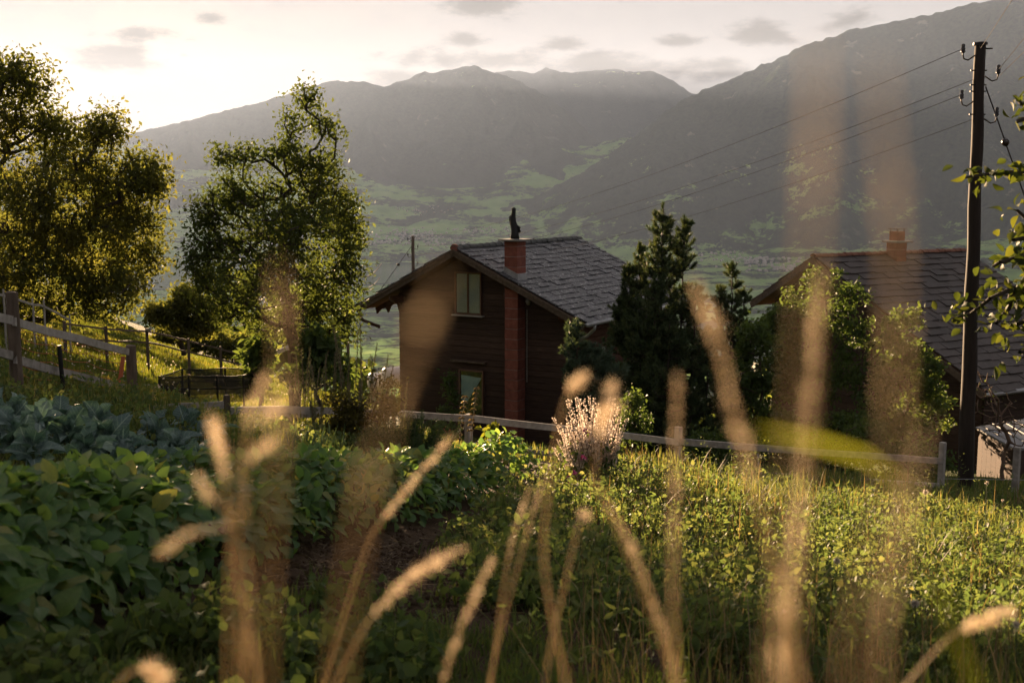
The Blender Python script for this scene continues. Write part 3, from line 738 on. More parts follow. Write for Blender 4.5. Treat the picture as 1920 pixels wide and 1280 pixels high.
for yy in (92, 133, 160, 172, 215):
    b = MB(); c_ = pole_axis(yy); b.tube([c_ + np.array([-.16 if yy > 100 else .05, -.05, 0]), c_ + np.array([.1 if yy > 100 else .18, -.05, 0])], .012, 6); b.build('bolt', M_BLACK, pole)
D2 = 50.0
pole2 = empty('utility_pole', tuple(at(773, 560, D2))); tag(pole2, 'small distant wooden utility pole rising behind the chalet roof', 'utility pole')
b = MB(); top2 = at(774, 442, D2); bot2 = np.array([top2[0], D2, float(gz(top2[0], D2)) - .3]); b.tube([bot2, top2], [.09, .07], 10); b.build('shaft', M_POSTW, pole2, smooth=True)
tips2 = []
for (yy, sx) in ((449, -1), (463, 1), (478, -1), (494, 1)): tips2.append(insulator(pole2, at(774, yy + 2, D2) + np.array([sx * .06, 0, 0]), (sx, 0, 0), s=.75))
def wire(name, A, B, sag, r, label, seg=24):
    A, B = np.asarray(A), np.asarray(B)
    pts = [A + (B - A) * t - Z * sag * 4 * t * (1 - t) for t in np.linspace(0, 1, seg)]
    b = MB(); b.tube(pts, r, 5); o = b.build(name, M_BLACK); tag(o, label, 'wire', 'power line wires'); return o
wl_lab = ['topmost power wire running from the tall pole down to the left', 'second power wire from the top, left of the tall pole',
          'third power wire from the top, left of the tall pole', 'lowest of the four power wires left of the tall pole']
st = [tips[0], pole_axis(150) + np.array([-.1, 0, 0]), tips[1], pole_axis(225) + np.array([-.1, 0, 0])]
for k in range(4): wire('power_wire', st[k], tips2[k], .55 + .05 * k, .005, wl_lab[k])
ex = [((1886, 0), 15.0, pole_axis(92), 'single power wire climbing from the tall pole top out of frame'), ((1960, 5), 15.5, tipsr[0], 'upper of two wires leaving the tall pole to the upper edge'), ((1975, 25), 15.5, tipsr[0] - Z * .12, 'lower of two wires leaving the tall pole to the upper edge')]
for (px_, d_, s0, lab) in ex:
    p1 = at(*px_, d_); wire('power_wire', s0, s0 + (p1 - s0) * 8.0, .3, .0045, lab)
# stay wires
def stay(parent, A, B, ft, r=.009):
    b = MB(); b.tube([A, B], r, 6); s_ = b.build('stay_wire', M_BLACK, parent)
    c_ = A + (B - A) * ft; d_ = (B - A) / np.linalg.norm(B - A)
    b = MB(); b.tube([c_ - d_ * .07, c_ - d_ * .04, c_, c_ + d_ * .04, c_ + d_ * .07], [r * 1.2, r * 4.5, r * 6, r * 4.5, r * 1.2], 10); b.build('strain_insulator', M_CERAMIC, s_, smooth=True)
A_ = pole_axis(163) + np.array([.1, -.03, 0]); B_ = at(1897, 300, D1 - .3); B_ = A_ + (B_ - A_) * 4.6
stay(pole, A_, B_, .165, .011)
stay(pole2, at(772, 461, D2), at(730, 520, D2 - 1) + (at(730, 520, D2 - 1) - at(772, 461, D2)) * 2, .2, .012)

# ------------------------------------------------------------------ fences
def beam(name, A, B, w, h, mat, parent, wob=.012):
    """a rough rail: slightly bowed, faces not quite square"""
    A, B = np.asarray(A, float), np.asarray(B, float); e = B - A; s_ = np.cross(e, Z); s_ /= np.linalg.norm(s_); u_ = np.cross(s_, e); u_ /= np.linalg.norm(u_)
    b = MB(); prev = None; n_ = 5; ring = []
    vs, fs = [], []
    for i in range(n_):
        c_ = A + e * i / (n_ - 1) + u_ * random.uniform(-wob, wob)
        for (x, y) in ((-1, -1), (1, -1), (1, 1), (-1, 1)): vs.append(c_ + s_ * x * w / 2 * random.uniform(.93, 1.05) + u_ * y * h / 2 * random.uniform(.93, 1.05))
    for i in range(n_ - 1):
        for j in range(4): fs.append((i * 4 + j, i * 4 + (j + 1) % 4, i * 4 + 4 + (j + 1) % 4, i * 4 + 4 + j))
    fs += [(3, 2, 1, 0), (n_ * 4 - 4, n_ * 4 - 3, n_ * 4 - 2, n_ * 4 - 1)]
    b.add(vs, fs); return b.build(name, mat, parent)
def post(parent, top, mat, r=.05, square=False, name='post', deep=.3):
    g = float(gz(top[0], top[1])) - deep
    if square: return beam(name, (top[0], top[1], g), top + np.array([.002, .002, 0]), r * 2, r * 2, mat, parent, .004)
    b = MB(); z = np.linspace(g, top[2], 5); b.tube([(top[0] + random.uniform(-.004, .004), top[1], q) for q in z] + [(top[0], top[1], top[2] + .01)], [r * 1.08, r * 1.05, r, r, r * .97, r * .6], 10)
    return b.build(name, mat, parent)
# garden fence in front of the chalet
gf = empty('garden_fence', tuple(hit(1270, 890))); tag(gf, 'grey wooden garden fence running along the lower edge of the vegetable plot', 'fence')
rail = [(640, 771, 16.6), (878, 783, 17.0), (1038, 803, 17.2), (1272, 828, 17.6), (1500, 844, 18.0), (1768, 864, 18.5)]
rp = [at(*q) for q in rail]
for i in range(len(rp) - 1):
    if i == 2: continue
for i, j in ((0, 1), (1, 3), (3, 5)):
    beam('rail', rp[i], rp[j], .04, .10, M_FENCE, gf, .01)
    if i: beam('rail', rp[i] - Z * .42, rp[j] - Z * .42, .035, .07, M_FENCE, gf, .01)
for (x, y, d) in ((878, 776, 17.05), (1272, 800, 17.65), (1768, 829, 18.55)): post(gf, at(x, y, d), M_FENCE, .045, True)
post(gf, at(1908, 838, 18.9), M_FENCE, .05, True)
for y_ in (905, 935): 
    b = MB(); b.tube([at(1768, y_ - 8, 18.5), at(1908, y_ - 6, 18.85), at(2050, y_ - 4, 19.2)], .004, 5); b.build('fence_wire', M_ZINC, gf)
# white plastic electric-fence stake
wp = MB(); q = at(1421, 851, 17.2); wp.tube([np.array([q[0] + .05, q[1], float(gz(q[0], q[1])) - .1]), q], .014, 6); tag(wp.build('fence_stake', M_SILL), 'thin white plastic fence stake leaning below the rail', 'stake')
# board edging of the bed further left
bf = empty('bed_fence', tuple(hit(430, 790))); tag(bf, 'low grey board fence behind the cabbages, one short post', 'fence')
beam('rail', at(250, 771, 14.0), at(425, 757, 14.6), .035, .1, M_FENCE, bf); beam('rail', at(425, 768, 14.65), at(640, 769, 15.6), .035, .1, M_FENCE, bf)
beam('rail', at(300, 772, 15.2), at(600, 778, 15.9), .035, .08, M_FENCE, bf)
post(bf, at(425, 741, 14.6), M_POSTW, .045)
# paddock fence at the left
pf = empty('paddock_fence', tuple(hit(120, 745))); tag(pf, 'grey two-rail paddock fence stepping down the slope at the left edge', 'fence')
P_ = [at(-260, 470, 10.6), at(22, 548, 13.0), at(245, 648, 16.4)]
post(pf, P_[0], M_POSTW, .065); post(pf, P_[1], M_POSTW, .07); post(pf, P_[2], M_POSTW, .075)
beam('rail', at(-260, 535, 10.55), at(22, 602, 12.93), .04, .1, M_FENCE, pf); beam('rail', at(26, 604, 12.93), at(240, 661, 16.3), .04, .1, M_FENCE, pf)
beam('rail', at(-260, 590, 10.55), at(22, 668, 12.93), .04, .1, M_FENCE, pf); beam('rail', at(28, 675, 12.93), at(240, 727, 16.3), .04, .1, M_FENCE, pf)
M_ORANGE = simple('orange_cord', [(.3, (.4, .1, .04)), (.8, (.55, .17, .08))], 9, rough=.7, bmp=0)
for k in range(6):
    y0 = 612 + k * 17; pts = []
    for t in np.linspace(0, 1, 25):
        p0 = at(30 + 200 * t, y0 + (52 - k * 1.5) * t + 6 * abs(math.sin(t * math.pi * 3)), 13.05 + 3.3 * t); pts.append(p0)
    b = MB(); b.tube(pts, .004, 4); b.build('net_cord', M_ORANGE, pf)
for k in range(16):
    t = (k + .5) / 16; b = MB(); b.tube([at(30 + 200 * t, 618 + 52 * t, 13.06 + 3.3 * t), at(30 + 200 * t + 2, 700 + 44 * t, 13.06 + 3.3 * t)], .0022, 4); b.build('net_cord', M_POSTW, pf)
b = MB(); p0 = at(231, 668, 16.2); b.tube([at(222, 738, 16.1), at(227, 700, 16.15), p0], .03, 6); b.build('orange_strap', M_ORANGE, pf)
sk = MB(); q = at(111, 647, 13.9); sk.tube([(q[0] + .03, q[1], float(gz(q[0], q[1])) - .1), q], .028, 8); tag(sk.build('stake', M_BLACK), 'black stake standing between the two paddock fence posts', 'stake')
# far pale fence up the hill, and the dark rail fence across the meadow
uf = empty('hill_fence', tuple(at(50, 600, 22))); tag(uf, 'thin pale fence high on the bank under the big left tree', 'fence')
ups = [at(-120, 520, 21), at(6, 543, 22), at(61, 560, 23.5), at(82, 563, 24.2), at(130, 590, 26)]
for q in ups: post(uf, q, M_FENCE, .02)
for i in range(4): beam('rail', ups[i] - Z * .12, ups[i + 1] - Z * .12, .03, .05, M_FENCE, uf)
df = empty('meadow_fence', tuple(at(350, 655, 29))); tag(df, 'dark two-rail fence crossing the sunlit meadow between the trees', 'fence')
mp_ = [(120, 602, 25.0), (198, 612, 26.5), (275, 616, 28.0), (353, 635, 28.6), (413, 650, 29.2), (470, 664, 30.0)]
dp = [at(*q) for q in mp_]
for q in dp: post(df, q, M_POSTW, .038)
for i in range(5):
    for dz_ in (.06, .34): beam('rail', dp[i] - Z * dz_, dp[i + 1] - Z * dz_, .04, .045, M_POSTW, df)
beam('rail', at(283, 617, 27.0), at(276, 620, 28), .05, .06, M_FENCE, df)
# mesh-sided enclosure
m, n, l = material('dark_netting')
d_ = n.new('ShaderNodeBsdfDiffuse'); d_.inputs[0].default_value = (.06, .058, .05, 1); t = n.new('ShaderNodeBsdfTransparent')
s = n.new('ShaderNodeMixShader'); s.inputs[0].default_value = .55; l.new(t.outputs[0], s.inputs[1]); l.new(d_.outputs[0], s.inputs[2]); o = n.new('ShaderNodeOutputMaterial'); l.new(s.outputs[0], o.inputs[0]); M_NET = m
tr = empty('mesh_enclosure', tuple(at(380, 758, 18))); tag(tr, 'low dark mesh enclosure with black frame behind the grey board fence', 'enclosure')
A0, A1 = at(298, 706, 17.8), at(456, 704, 18.6); dv_ = np.array([.15, .75, .0])
crn = [A0, A0 + (A1 - A0) * .34, A0 + (A1 - A0) * .68, A1, A1 + dv_, A0 + (A1 - A0) * .5 + dv_ * 1.1, A0 + dv_]
for k in range(7):
    A_, B_ = crn[k], crn[(k + 1) % 7]
    b = MB(); b.prism([A_ - Z * .44, B_ - Z * .44, B_ - Z * .02, A_ - Z * .02], np.array([0, .004, 0])); b.build('netting', M_NET, tr)
    b = MB(); b.tube([A_ - Z * .6, A_ + Z * .01], .016, 6); b.build('frame_tube', M_BLACK, tr)
    for z1 in (0, -.2): 
        b = MB(); b.tube([A_ + Z * z1, (A_ + B_) / 2 + Z * (z1 - .015), B_ + Z * z1], .012, 6); b.build('frame_tube', M_BLACK, tr)
# sloping handrail and the thin pole with cords
hr = empty('handrail', tuple(at(545, 690, 21))); tag(hr, 'sunlit wooden handrail sloping down on a short post beside the tree', 'handrail')
beam('rail', at(515, 662, 21.0), at(614, 624, 22.5), .06, .07, M_FENCE, hr); post(hr, at(545, 650, 21.4), M_POSTW, .06)
tp = empty('thin_pole', tuple(at(649, 690, 24))); tag(tp, 'thin dark pole with slack sunlit cords beside the chalet eave', 'pole')
q = at(648, 490, 24.0); b = MB(); b.tube([(q[0] + .03, q[1], float(gz(q[0], q[1]))), q], [.035, .03], 8); b.build('shaft', M_POSTW, tp)
M_CORD = simple('pale_cord', [(.3, (.5, .42, .34)), (.8, (.6, .5, .42))], 9, rough=.6, bmp=0)
for (y0, x1, y1, dp_, sg) in ((492, 715, 494, 26, .3), (508, 712, 520, 26, .3), (515, 700, 540, 29, .2), (530, 692, 560, 30, .2)):
    A_, B_ = at(648, y0, 24.0), at(x1, y1, dp_); b = MB(); b.tube([A_ + (B_ - A_) * t - Z * sg * 4 * t * (1 - t) for t in np.linspace(0, 1, 16)], .012, 5); b.build('cord', M_CORD, tp)
# white wrapped bales left of the chalet
M_WRAP = simple('white_film', [(.3, (.55, .53, .52)), (.8, (.72, .7, .68))], 5, rough=.4, bmp=.3)
for (x, y, d, s_, lab) in ((741, 706, 44, .5, 'white wrapped bale touching the chalet corner'), (712, 714, 45, .45, 'white wrapped bale lying further from the chalet corner')):
    c_ = at(x, y, d); b = MB(); ax = np.array([.8, .6, 0]); b.tube([c_ - ax * s_ * .9, c_ - ax * s_ * .8, c_ + ax * s_ * .8, c_ + ax * s_ * .9], [s_ * .7, s_ * .8, s_ * .8, s_ * .7], 16)
    tag(b.build('wrapped_bale', M_WRAP, smooth=True), lab, 'bale')
# ------------------------------------------------------------------ plants: builders
def unit(a): return a / (np.linalg.norm(a, axis=-1, keepdims=True) + 1e-12)
def frames(A, N=None, up=.0):
    """leaf frames from axes A (n,3): side, axis, normal"""
    n = len(A); A = unit(A)
    R = rng.normal(size=(n, 3)) if N is None else np.asarray(N, float) + rng.normal(size=(n, 3)) * .25
    if up: R = R + np.array([0, 0, up])
    Nn = unit(R - A * np.sum(R * A, 1, keepdims=True)); S = np.cross(A, Nn); return S, A, Nn
LEAF4 = (np.array([[0, 0, 0], [-.5, .45, .12], [0, 1, -.06], [.5, .45, .12]]), np.array([[0, 3, 2, 1]]))
LEAF6 = (np.array([[0, 0, 0], [-.42, .3, .1], [-.3, .72, .06], [0, 1, -.14], [.3, .72, .06], [.42, .3, .1], [0, .5, 0]]), np.array([[0, 6, 2, 1], [6, 3, 2, 2], [0, 5, 4, 6], [6, 4, 3, 3]]))
LEAF6 = (LEAF6[0], np.array([[0, 6, 1], [6, 2, 1], [6, 3, 2], [0, 5, 6], [6, 5, 4], [6, 4, 3]]))
BLADE = (np.array([[-.5, 0, 0], [.5, 0, 0], [.42, .4, .03], [-.42, .4, .03], [.26, .75, .13], [-.26, .75, .13], [0, 1, .3]]), None)
NEEDLE = (np.array([[-.5, 0, 0], [.5, 0, 0], [0, 1, 0]]), np.array([[0, 1, 2]]))
def inst(tm, P, S, A, N, W_, L_):
    T, Fc = tm; n = len(P); W_ = np.broadcast_to(np.asarray(W_, float), (n,))[:, None, None]; L_ = np.broadcast_to(np.asarray(L_, float), (n,))[:, None, None]
    V = P[:, None] + S[:, None] * T[None, :, 0:1] * W_ + A[:, None] * T[None, :, 1:2] * L_ + N[:, None] * T[None, :, 2:3] * L_
    k = len(T); idx = (np.arange(n) * k)[:, None, None]
    return V.reshape(-1, 3), (Fc[None] + idx).reshape(-1, Fc.shape[1])
def leaf_cloud(name, tm, P, A, W_, L_, mat, parent=None, N=None, up=.6, var=None):
    S, A2, N2 = frames(A, N, up); V, Fc = inst(tm, P, S, A2, N2, W_, L_)
    var = rng.random(len(P)) if var is None else var
    return mesh_np(name, V, Fc, mat, parent, attr=np.repeat(var, len(tm[0])))
def blades(name, P, H_, W_, mat, parent=None, lean=.5, var=None, kind='stuff', Adir=None):
    """curved grass blades: three segments, bending over"""
    n = len(P); ph = rng.random(n) * 2 * math.pi; out = np.stack([np.cos(ph), np.sin(ph), np.zeros(n)], 1)
    ln = lean * rng.random(n) ** 1.0; S = np.stack([-np.sin(ph), np.cos(ph), np.zeros(n)], 1)
    rows = []; H_ = np.asarray(H_)[:, None]; W_ = np.asarray(W_)[:, None]
    for t, w in ((0, 1), (.4, .85), (.75, .5), (1, .04)):
        c = P + out * (ln[:, None] * H_ * t ** 1.8) + np.array([0, 0, 1.0]) * H_ * (t - .35 * ln[:, None] * t * t)
        rows += [c - S * W_ * w / 2, c + S * W_ * w / 2]
    V = np.stack(rows, 1).reshape(-1, 3); b = (np.arange(n) * 8)[:, None]
    Fc = np.concatenate([b + np.array([[0, 1, 3, 2]]), b + np.array([[2, 3, 5, 4]]), b + np.array([[4, 5, 7, 6]])])
    var = rng.random(n) if var is None else var
    o = mesh_np(name, V, Fc, mat, parent, attr=np.repeat(var, 8)); 
    if kind: o['kind'] = kind
    return o
def tubes_np(name, A, B, ra, rb, mat, parent, k=5):
    """many tapered segments in one mesh (branchwork of one tree)"""
    A, B = np.asarray(A), np.asarray(B); n = len(A); d = unit(B - A)
    r = np.where(np.abs(d[:, 2:3]) < .9, np.array([[0, 0, 1.0]]), np.array([[1.0, 0, 0]])); s = unit(np.cross(d, r)); t = np.cross(d, s)
    an = np.arange(k) * 2 * math.pi / k; c, si = np.cos(an)[None, :, None], np.sin(an)[None, :, None]
    ring = s[:, None] * c + t[:, None] * si
    V = np.concatenate([A[:, None] + ring * np.asarray(ra)[:, None, None], B[:, None] + ring * np.asarray(rb)[:, None, None]], 1).reshape(-1, 3)
    b = (np.arange(n) * 2 * k)[:, None, None]; j = np.arange(k); q = np.stack([j, (j + 1) % k, k + (j + 1) % k, k + j], 1)[None]
    return mesh_np(name, V, (b + q).reshape(-1, 4), mat, parent, smooth=True)
def skeleton(trunk, pts, pen=.35, bend=.12, seg=.55):
    """join crown points to a trunk: each takes the nearest limb already grown, measured from the bole outwards"""
    nodes = [np.asarray(p, float) for p in trunk]; par = [-1] + list(range(len(trunk) - 1)); hops = [0.0] * len(trunk)
    pts = np.asarray(pts); T = np.asarray(nodes); d0 = np.min(np.linalg.norm(pts[:, None] - T[None], axis=2), 1)
    for i in np.argsort(d0):
        p = pts[i]; arr = np.asarray(nodes); dv = p - arr; d = np.linalg.norm(dv, axis=1)
        cost = d + pen * np.asarray(hops) + np.maximum(-dv[:, 2], 0) * .6
        j = int(np.argmin(cost)); q = nodes[j]; L = d[j]
        m = max(1, int(L / seg)); prev = j
        for s in range(1, m + 1):
            t = s / m; c = q + (p - q) * t + (rng.normal(size=3) * bend * L * .3 * (t < 1)) + np.array([0, 0, .10 * L * math.sin(t * math.pi)])
            nodes.append(c); par.append(prev); hops.append(hops[prev] + L / m * .5); prev = len(nodes) - 1
    return np.asarray(nodes), np.asarray(par)
def lobes_points(lobes, d):
    P = []
    for (cx, cy, rx, ry, off, n) in lobes:
        c = at(cx, cy, d + off); k = (d + off) / F
        q = unit(rng.normal(size=(n, 3))) * (rng.random((n, 1)) ** .45); P.append(c + q * np.array([rx * k, rx * k * .9, ry * k]))
    return np.concatenate(P)
def make_tree(name, label, cat, base, top, lobes, d, nleaf, lsize, mat, bark, r0=.16, cl=.34, drop=.0, group=None, tm=LEAF4, pen=.35, tip_r=.008, lw=.5, skel=.55):
    root = empty(name, tuple(base)); tag(root, label, cat, group)
    base = np.asarray(base, float); top = np.asarray(top, float); pts = lobes_points(lobes, d)
    wb = rng.random() * 6; tr = [base + (top - base) * t + np.array([math.sin(t * 5 + wb), math.cos(t * 4 + wb), 0]) * .09 * np.linalg.norm(top - base) ** .5 * min(1, t * 2) + rng.normal(size=3) * .04 * min(1, t * 3) for t in np.linspace(0, 1, 9)]
    nodes, par = skeleton(tr, pts, pen, seg=skel)
    w = np.zeros(len(nodes)); ch = np.zeros(len(nodes), int)
    for i in range(len(nodes)): 
        if par[i] >= 0: ch[par[i]] += 1
    w[ch == 0] = 1.0
    for i in range(len(nodes) - 1, 0, -1): w[par[i]] += w[i]
    w = np.maximum(w, 1); r = tip_r + (r0 - tip_r) * (w / w[0]) ** .55
    e = np.arange(1, len(nodes)); tubes_np('trunk', nodes[par[e]], nodes[e], r[par[e]] * .92 + r[e] * .08, r[e], bark, root, 6)
    tips = nodes[ch == 0]; near = nodes[(w < 6)]
    src = np.concatenate([tips, near]); k = rng.integers(0, len(src), nleaf)
    P = src[k] + rng.normal(size=(nleaf, 3)) * cl * np.array([.5, .5, .42])
    A = rng.normal(size=(nleaf, 3)) + np.array([0, 0, -.25 - drop])
    cv = vnoise(P[:, 0] * 1.3 + 50, P[:, 2] * 1.3 + P[:, 1] * .7 + 90, 4, 3)
    L = lsize * (.4 + 1.15 * rng.random(nleaf))
    leaf_cloud('crown', tm, P, A, L * lw, L, mat, root, up=.8, var=np.clip(cv * .75 + rng.random(nleaf) * .35 - .05, 0, 1))
    return root
M_BARK = simple('grey_bark', [(.3, (.03, .025, .02)), (.8, (.075, .062, .05))], 12, (1, 1, .3), .9, .6, .02)
M_TWIG = simple('brown_twig', [(.3, (.06, .045, .03)), (.8, (.12, .09, .065))], 12, rough=.9, bmp=0)
M_LF = leafmat('walnut_leaf', [(.1, (.05, .06, .018)), (.5, (.085, .095, .028)), (.9, (.14, .135, .04))], .6, tcol=(1.75, 1.7, .9))
M_LF2 = leafmat('ash_leaf', [(.1, (.035, .048, .016)), (.5, (.06, .078, .024)), (.9, (.11, .125, .035))], .55, tcol=(1.55, 1.6, .85))
M_PEAR = leafmat('pear_leaf', [(.0, (.025, .04, .010)), (.5, (.045, .065, .016)), (1, (.085, .10, .022))], .4, rough=.6)
M_SHRUB = leafmat('shrub_leaf', [(.1, (.035, .06, .022)), (.5, (.06, .10, .034)), (.9, (.10, .14, .045))], .45)
M_NEEDLE = leafmat('pine_needle', [(.1, (.032, .055, .028)), (.5, (.055, .085, .042)), (.9, (.09, .115, .055))], .25)
M_NEEDLEB = leafmat('blue_pine_needle', [(.1, (.035, .06, .042)), (.5, (.065, .105, .075)), (.9, (.10, .14, .10))], .2)

# big tree against the sun
make_tree('walnut_tree', 'big spreading tree at the left edge with the sun behind its crown', 'tree', at(5, 640, 30) - np.array([0, 0, .3]), at(0, 400, 30),
          [(40, 150, 62, 48, 0, 46), (20, 230, 85, 60, 0, 60), (-90, 250, 120, 110, 0, 70), (120, 262, 50, 40, 1, 26), (200, 245, 42, 34, 0, 24), (150, 330, 90, 55, 0, 60), (265, 330, 55, 40, -1, 42), (60, 360, 90, 70, -2, 60),
           (240, 400, 70, 50, 0, 56), (130, 440, 110, 60, -1, 75), (250, 480, 60, 50, 1, 42), (60, 500, 100, 70, -2, 75), (180, 550, 90, 55, -1, 70), (-60, 450, 120, 120, 1, 60), (40, 570, 90, 40, 0, 40)],
          30, 48000, .115, M_LF, M_BARK, .24, .44)
# second tree
make_tree('ash_tree', 'tall open-crowned tree with a thin bare tip beside the chalet', 'tree', at(545, 760, 18.5) - np.array([0, 0, .5]), at(556, 400, 18.5),
          [(575, 190, 42, 26, 0, 9), (560, 235, 60, 36, 0, 13), (615, 250, 32, 24, 0, 6), (530, 285, 66, 34, 0, 24), (445, 300, 55, 28, 0, 20), (600, 315, 48, 40, 0, 28), (560, 350, 80, 46, 0, 50), (450, 375, 70, 46, 0, 44), (390, 400, 36, 34, 0, 18),
           (630, 390, 46, 50, 0, 36), (560, 430, 90, 60, -1, 70), (430, 450, 76, 52, 0, 55), (645, 470, 42, 60, 0, 40), (380, 500, 36, 46, 0, 22), (500, 520, 100, 60, -1, 75), (610, 550, 70, 60, 0, 56), (420, 560, 66, 42, 0, 40), (530, 600, 100, 40, 0, 50), (640, 600, 40, 36, 0, 18)],
          18.5, 30000, .067, M_LF2, M_BARK, .1, .22, skel=.4)
make_tree('apple_tree', 'low rounded sunlit tree between the two big trees', 'tree', at(345, 665, 41), at(345, 600, 41), [(345, 570, 52, 32, 0, 40), (310, 590, 34, 24, 0, 20), (385, 595, 40, 28, 0, 24), (345, 615, 56, 26, 0, 30)], 41, 9000, .15, M_LF, M_BARK, .1, .3)
make_tree('hazel_bush', 'hazy rounded bush beyond the meadow fence, under the tall tree', 'bush', at(410, 690, 62), at(410, 640, 62), [(380, 640, 40, 22, 0, 26), (440, 655, 50, 24, 0, 30), (330, 628, 34, 16, 0, 18)], 62, 6000, .24, M_LF, M_BARK, .1, .5)
make_tree('young_walnut', 'leafy young tree beside the sloping handrail', 'tree', at(600, 770, 17), at(600, 640, 17), [(600, 660, 36, 46, 0, 26), (570, 700, 26, 30, 0, 14), (630, 690, 26, 40, 0, 14)], 17, 1700, .115, M_SHRUB, M_BARK, .03, .14, tm=LEAF6)
make_tree('young_walnut', 'leafy young tree left of the blurred thick stalk', 'tree', at(487, 770, 19), at(487, 650, 19), [(487, 665, 26, 30, 0, 16), (480, 710, 26, 30, 0, 12)], 19, 1100, .12, M_SHRUB, M_BARK, .03, .14, tm=LEAF6)
# bushes in front of the farmhouse
for (nm, lab, bx, by, tx, ty, lob, d, nl) in [
    ('elder_bush', 'dense green bush climbing the farmhouse gable', 1560, 860, 1540, 560, [(1500, 590, 60, 60, 0, 45), (1540, 530, 40, 36, 0, 14), (1570, 610, 60, 50, 0, 45), (1590, 545, 50, 22, 0, 12), (1450, 620, 50, 40, 0, 30), (1520, 690, 90, 70, 0, 70), (1460, 720, 70, 70, 0, 50)], 29, 11000),
    ('elder_bush', 'green bush in front of the farmhouse roof, near the pole', 1690, 880, 1690, 640, [(1680, 640, 50, 46, 0, 30), (1700, 590, 30, 30, 0, 8), (1720, 700, 50, 50, 0, 36), (1640, 720, 60, 60, 0, 45), (1740, 760, 50, 50, 0, 36), (1680, 800, 70, 50, 0, 45)], 28, 9000),
    ('elder_bush', 'low green bush behind the fence, right of the pines', 1420, 860, 1420, 660, [(1420, 640, 40, 40, 0, 25), (1400, 720, 50, 50, 0, 36), (1580, 810, 80, 40, 0, 40), (1460, 800, 70, 44, 0, 40)], 27, 7000)]:
    make_tree(nm, lab, 'bush', at(bx, by, d), at(tx, ty, d), lob, d, nl, .115, M_SHRUB, M_TWIG, .05, .2, tm=LEAF4, group='bushes before the farmhouse')
make_tree('bramble', 'dark low bramble thicket right behind the garden fence, below the farmhouse', 'bush', at(1540, 905, 22), at(1540, 830, 22),
          [(1380, 840, 60, 34, 0, 40), (1480, 850, 70, 30, 0, 46), (1580, 855, 70, 34, 0, 46), (1680, 865, 60, 34, 0, 40), (1740, 870, 40, 34, 0, 24), (1320, 835, 40, 30, 0, 20), (1620, 820, 50, 24, 0, 24)], 22, 9000, .085, M_SHRUB, M_TWIG, .02, .2)
make_tree('garden_bush', 'loose golden green bush left of the clipped evergreen bush', 'bush', hit(690, 840), at(690, 760, 14.5), [(680, 790, 70, 40, 0, 40), (720, 740, 30, 40, 0, 14), (640, 770, 40, 40, 0, 20)], 14.5, 4200, .05, leafmat('golden_leaf', [(.1, (.05, .05, .014)), (.9, (.12, .11, .035))], .5), M_TWIG, .02, .12)
# bare bush under the farmhouse eave
make_tree('bare_bush', 'leafless twiggy bush tangled between pole and shed', 'bush', at(1880, 900, 20), at(1880, 780, 20), [(1860, 770, 50, 50, 0, 60), (1900, 800, 40, 50, 0, 50), (1840, 720, 20, 60, 0, 24)], 20, 90, .04, M_SHRUB, simple('pale_twig', [(.3, (.1, .065, .045)), (.8, (.19, .13, .09))], 12, rough=.9, bmp=0), .035, .1, tip_r=.005)

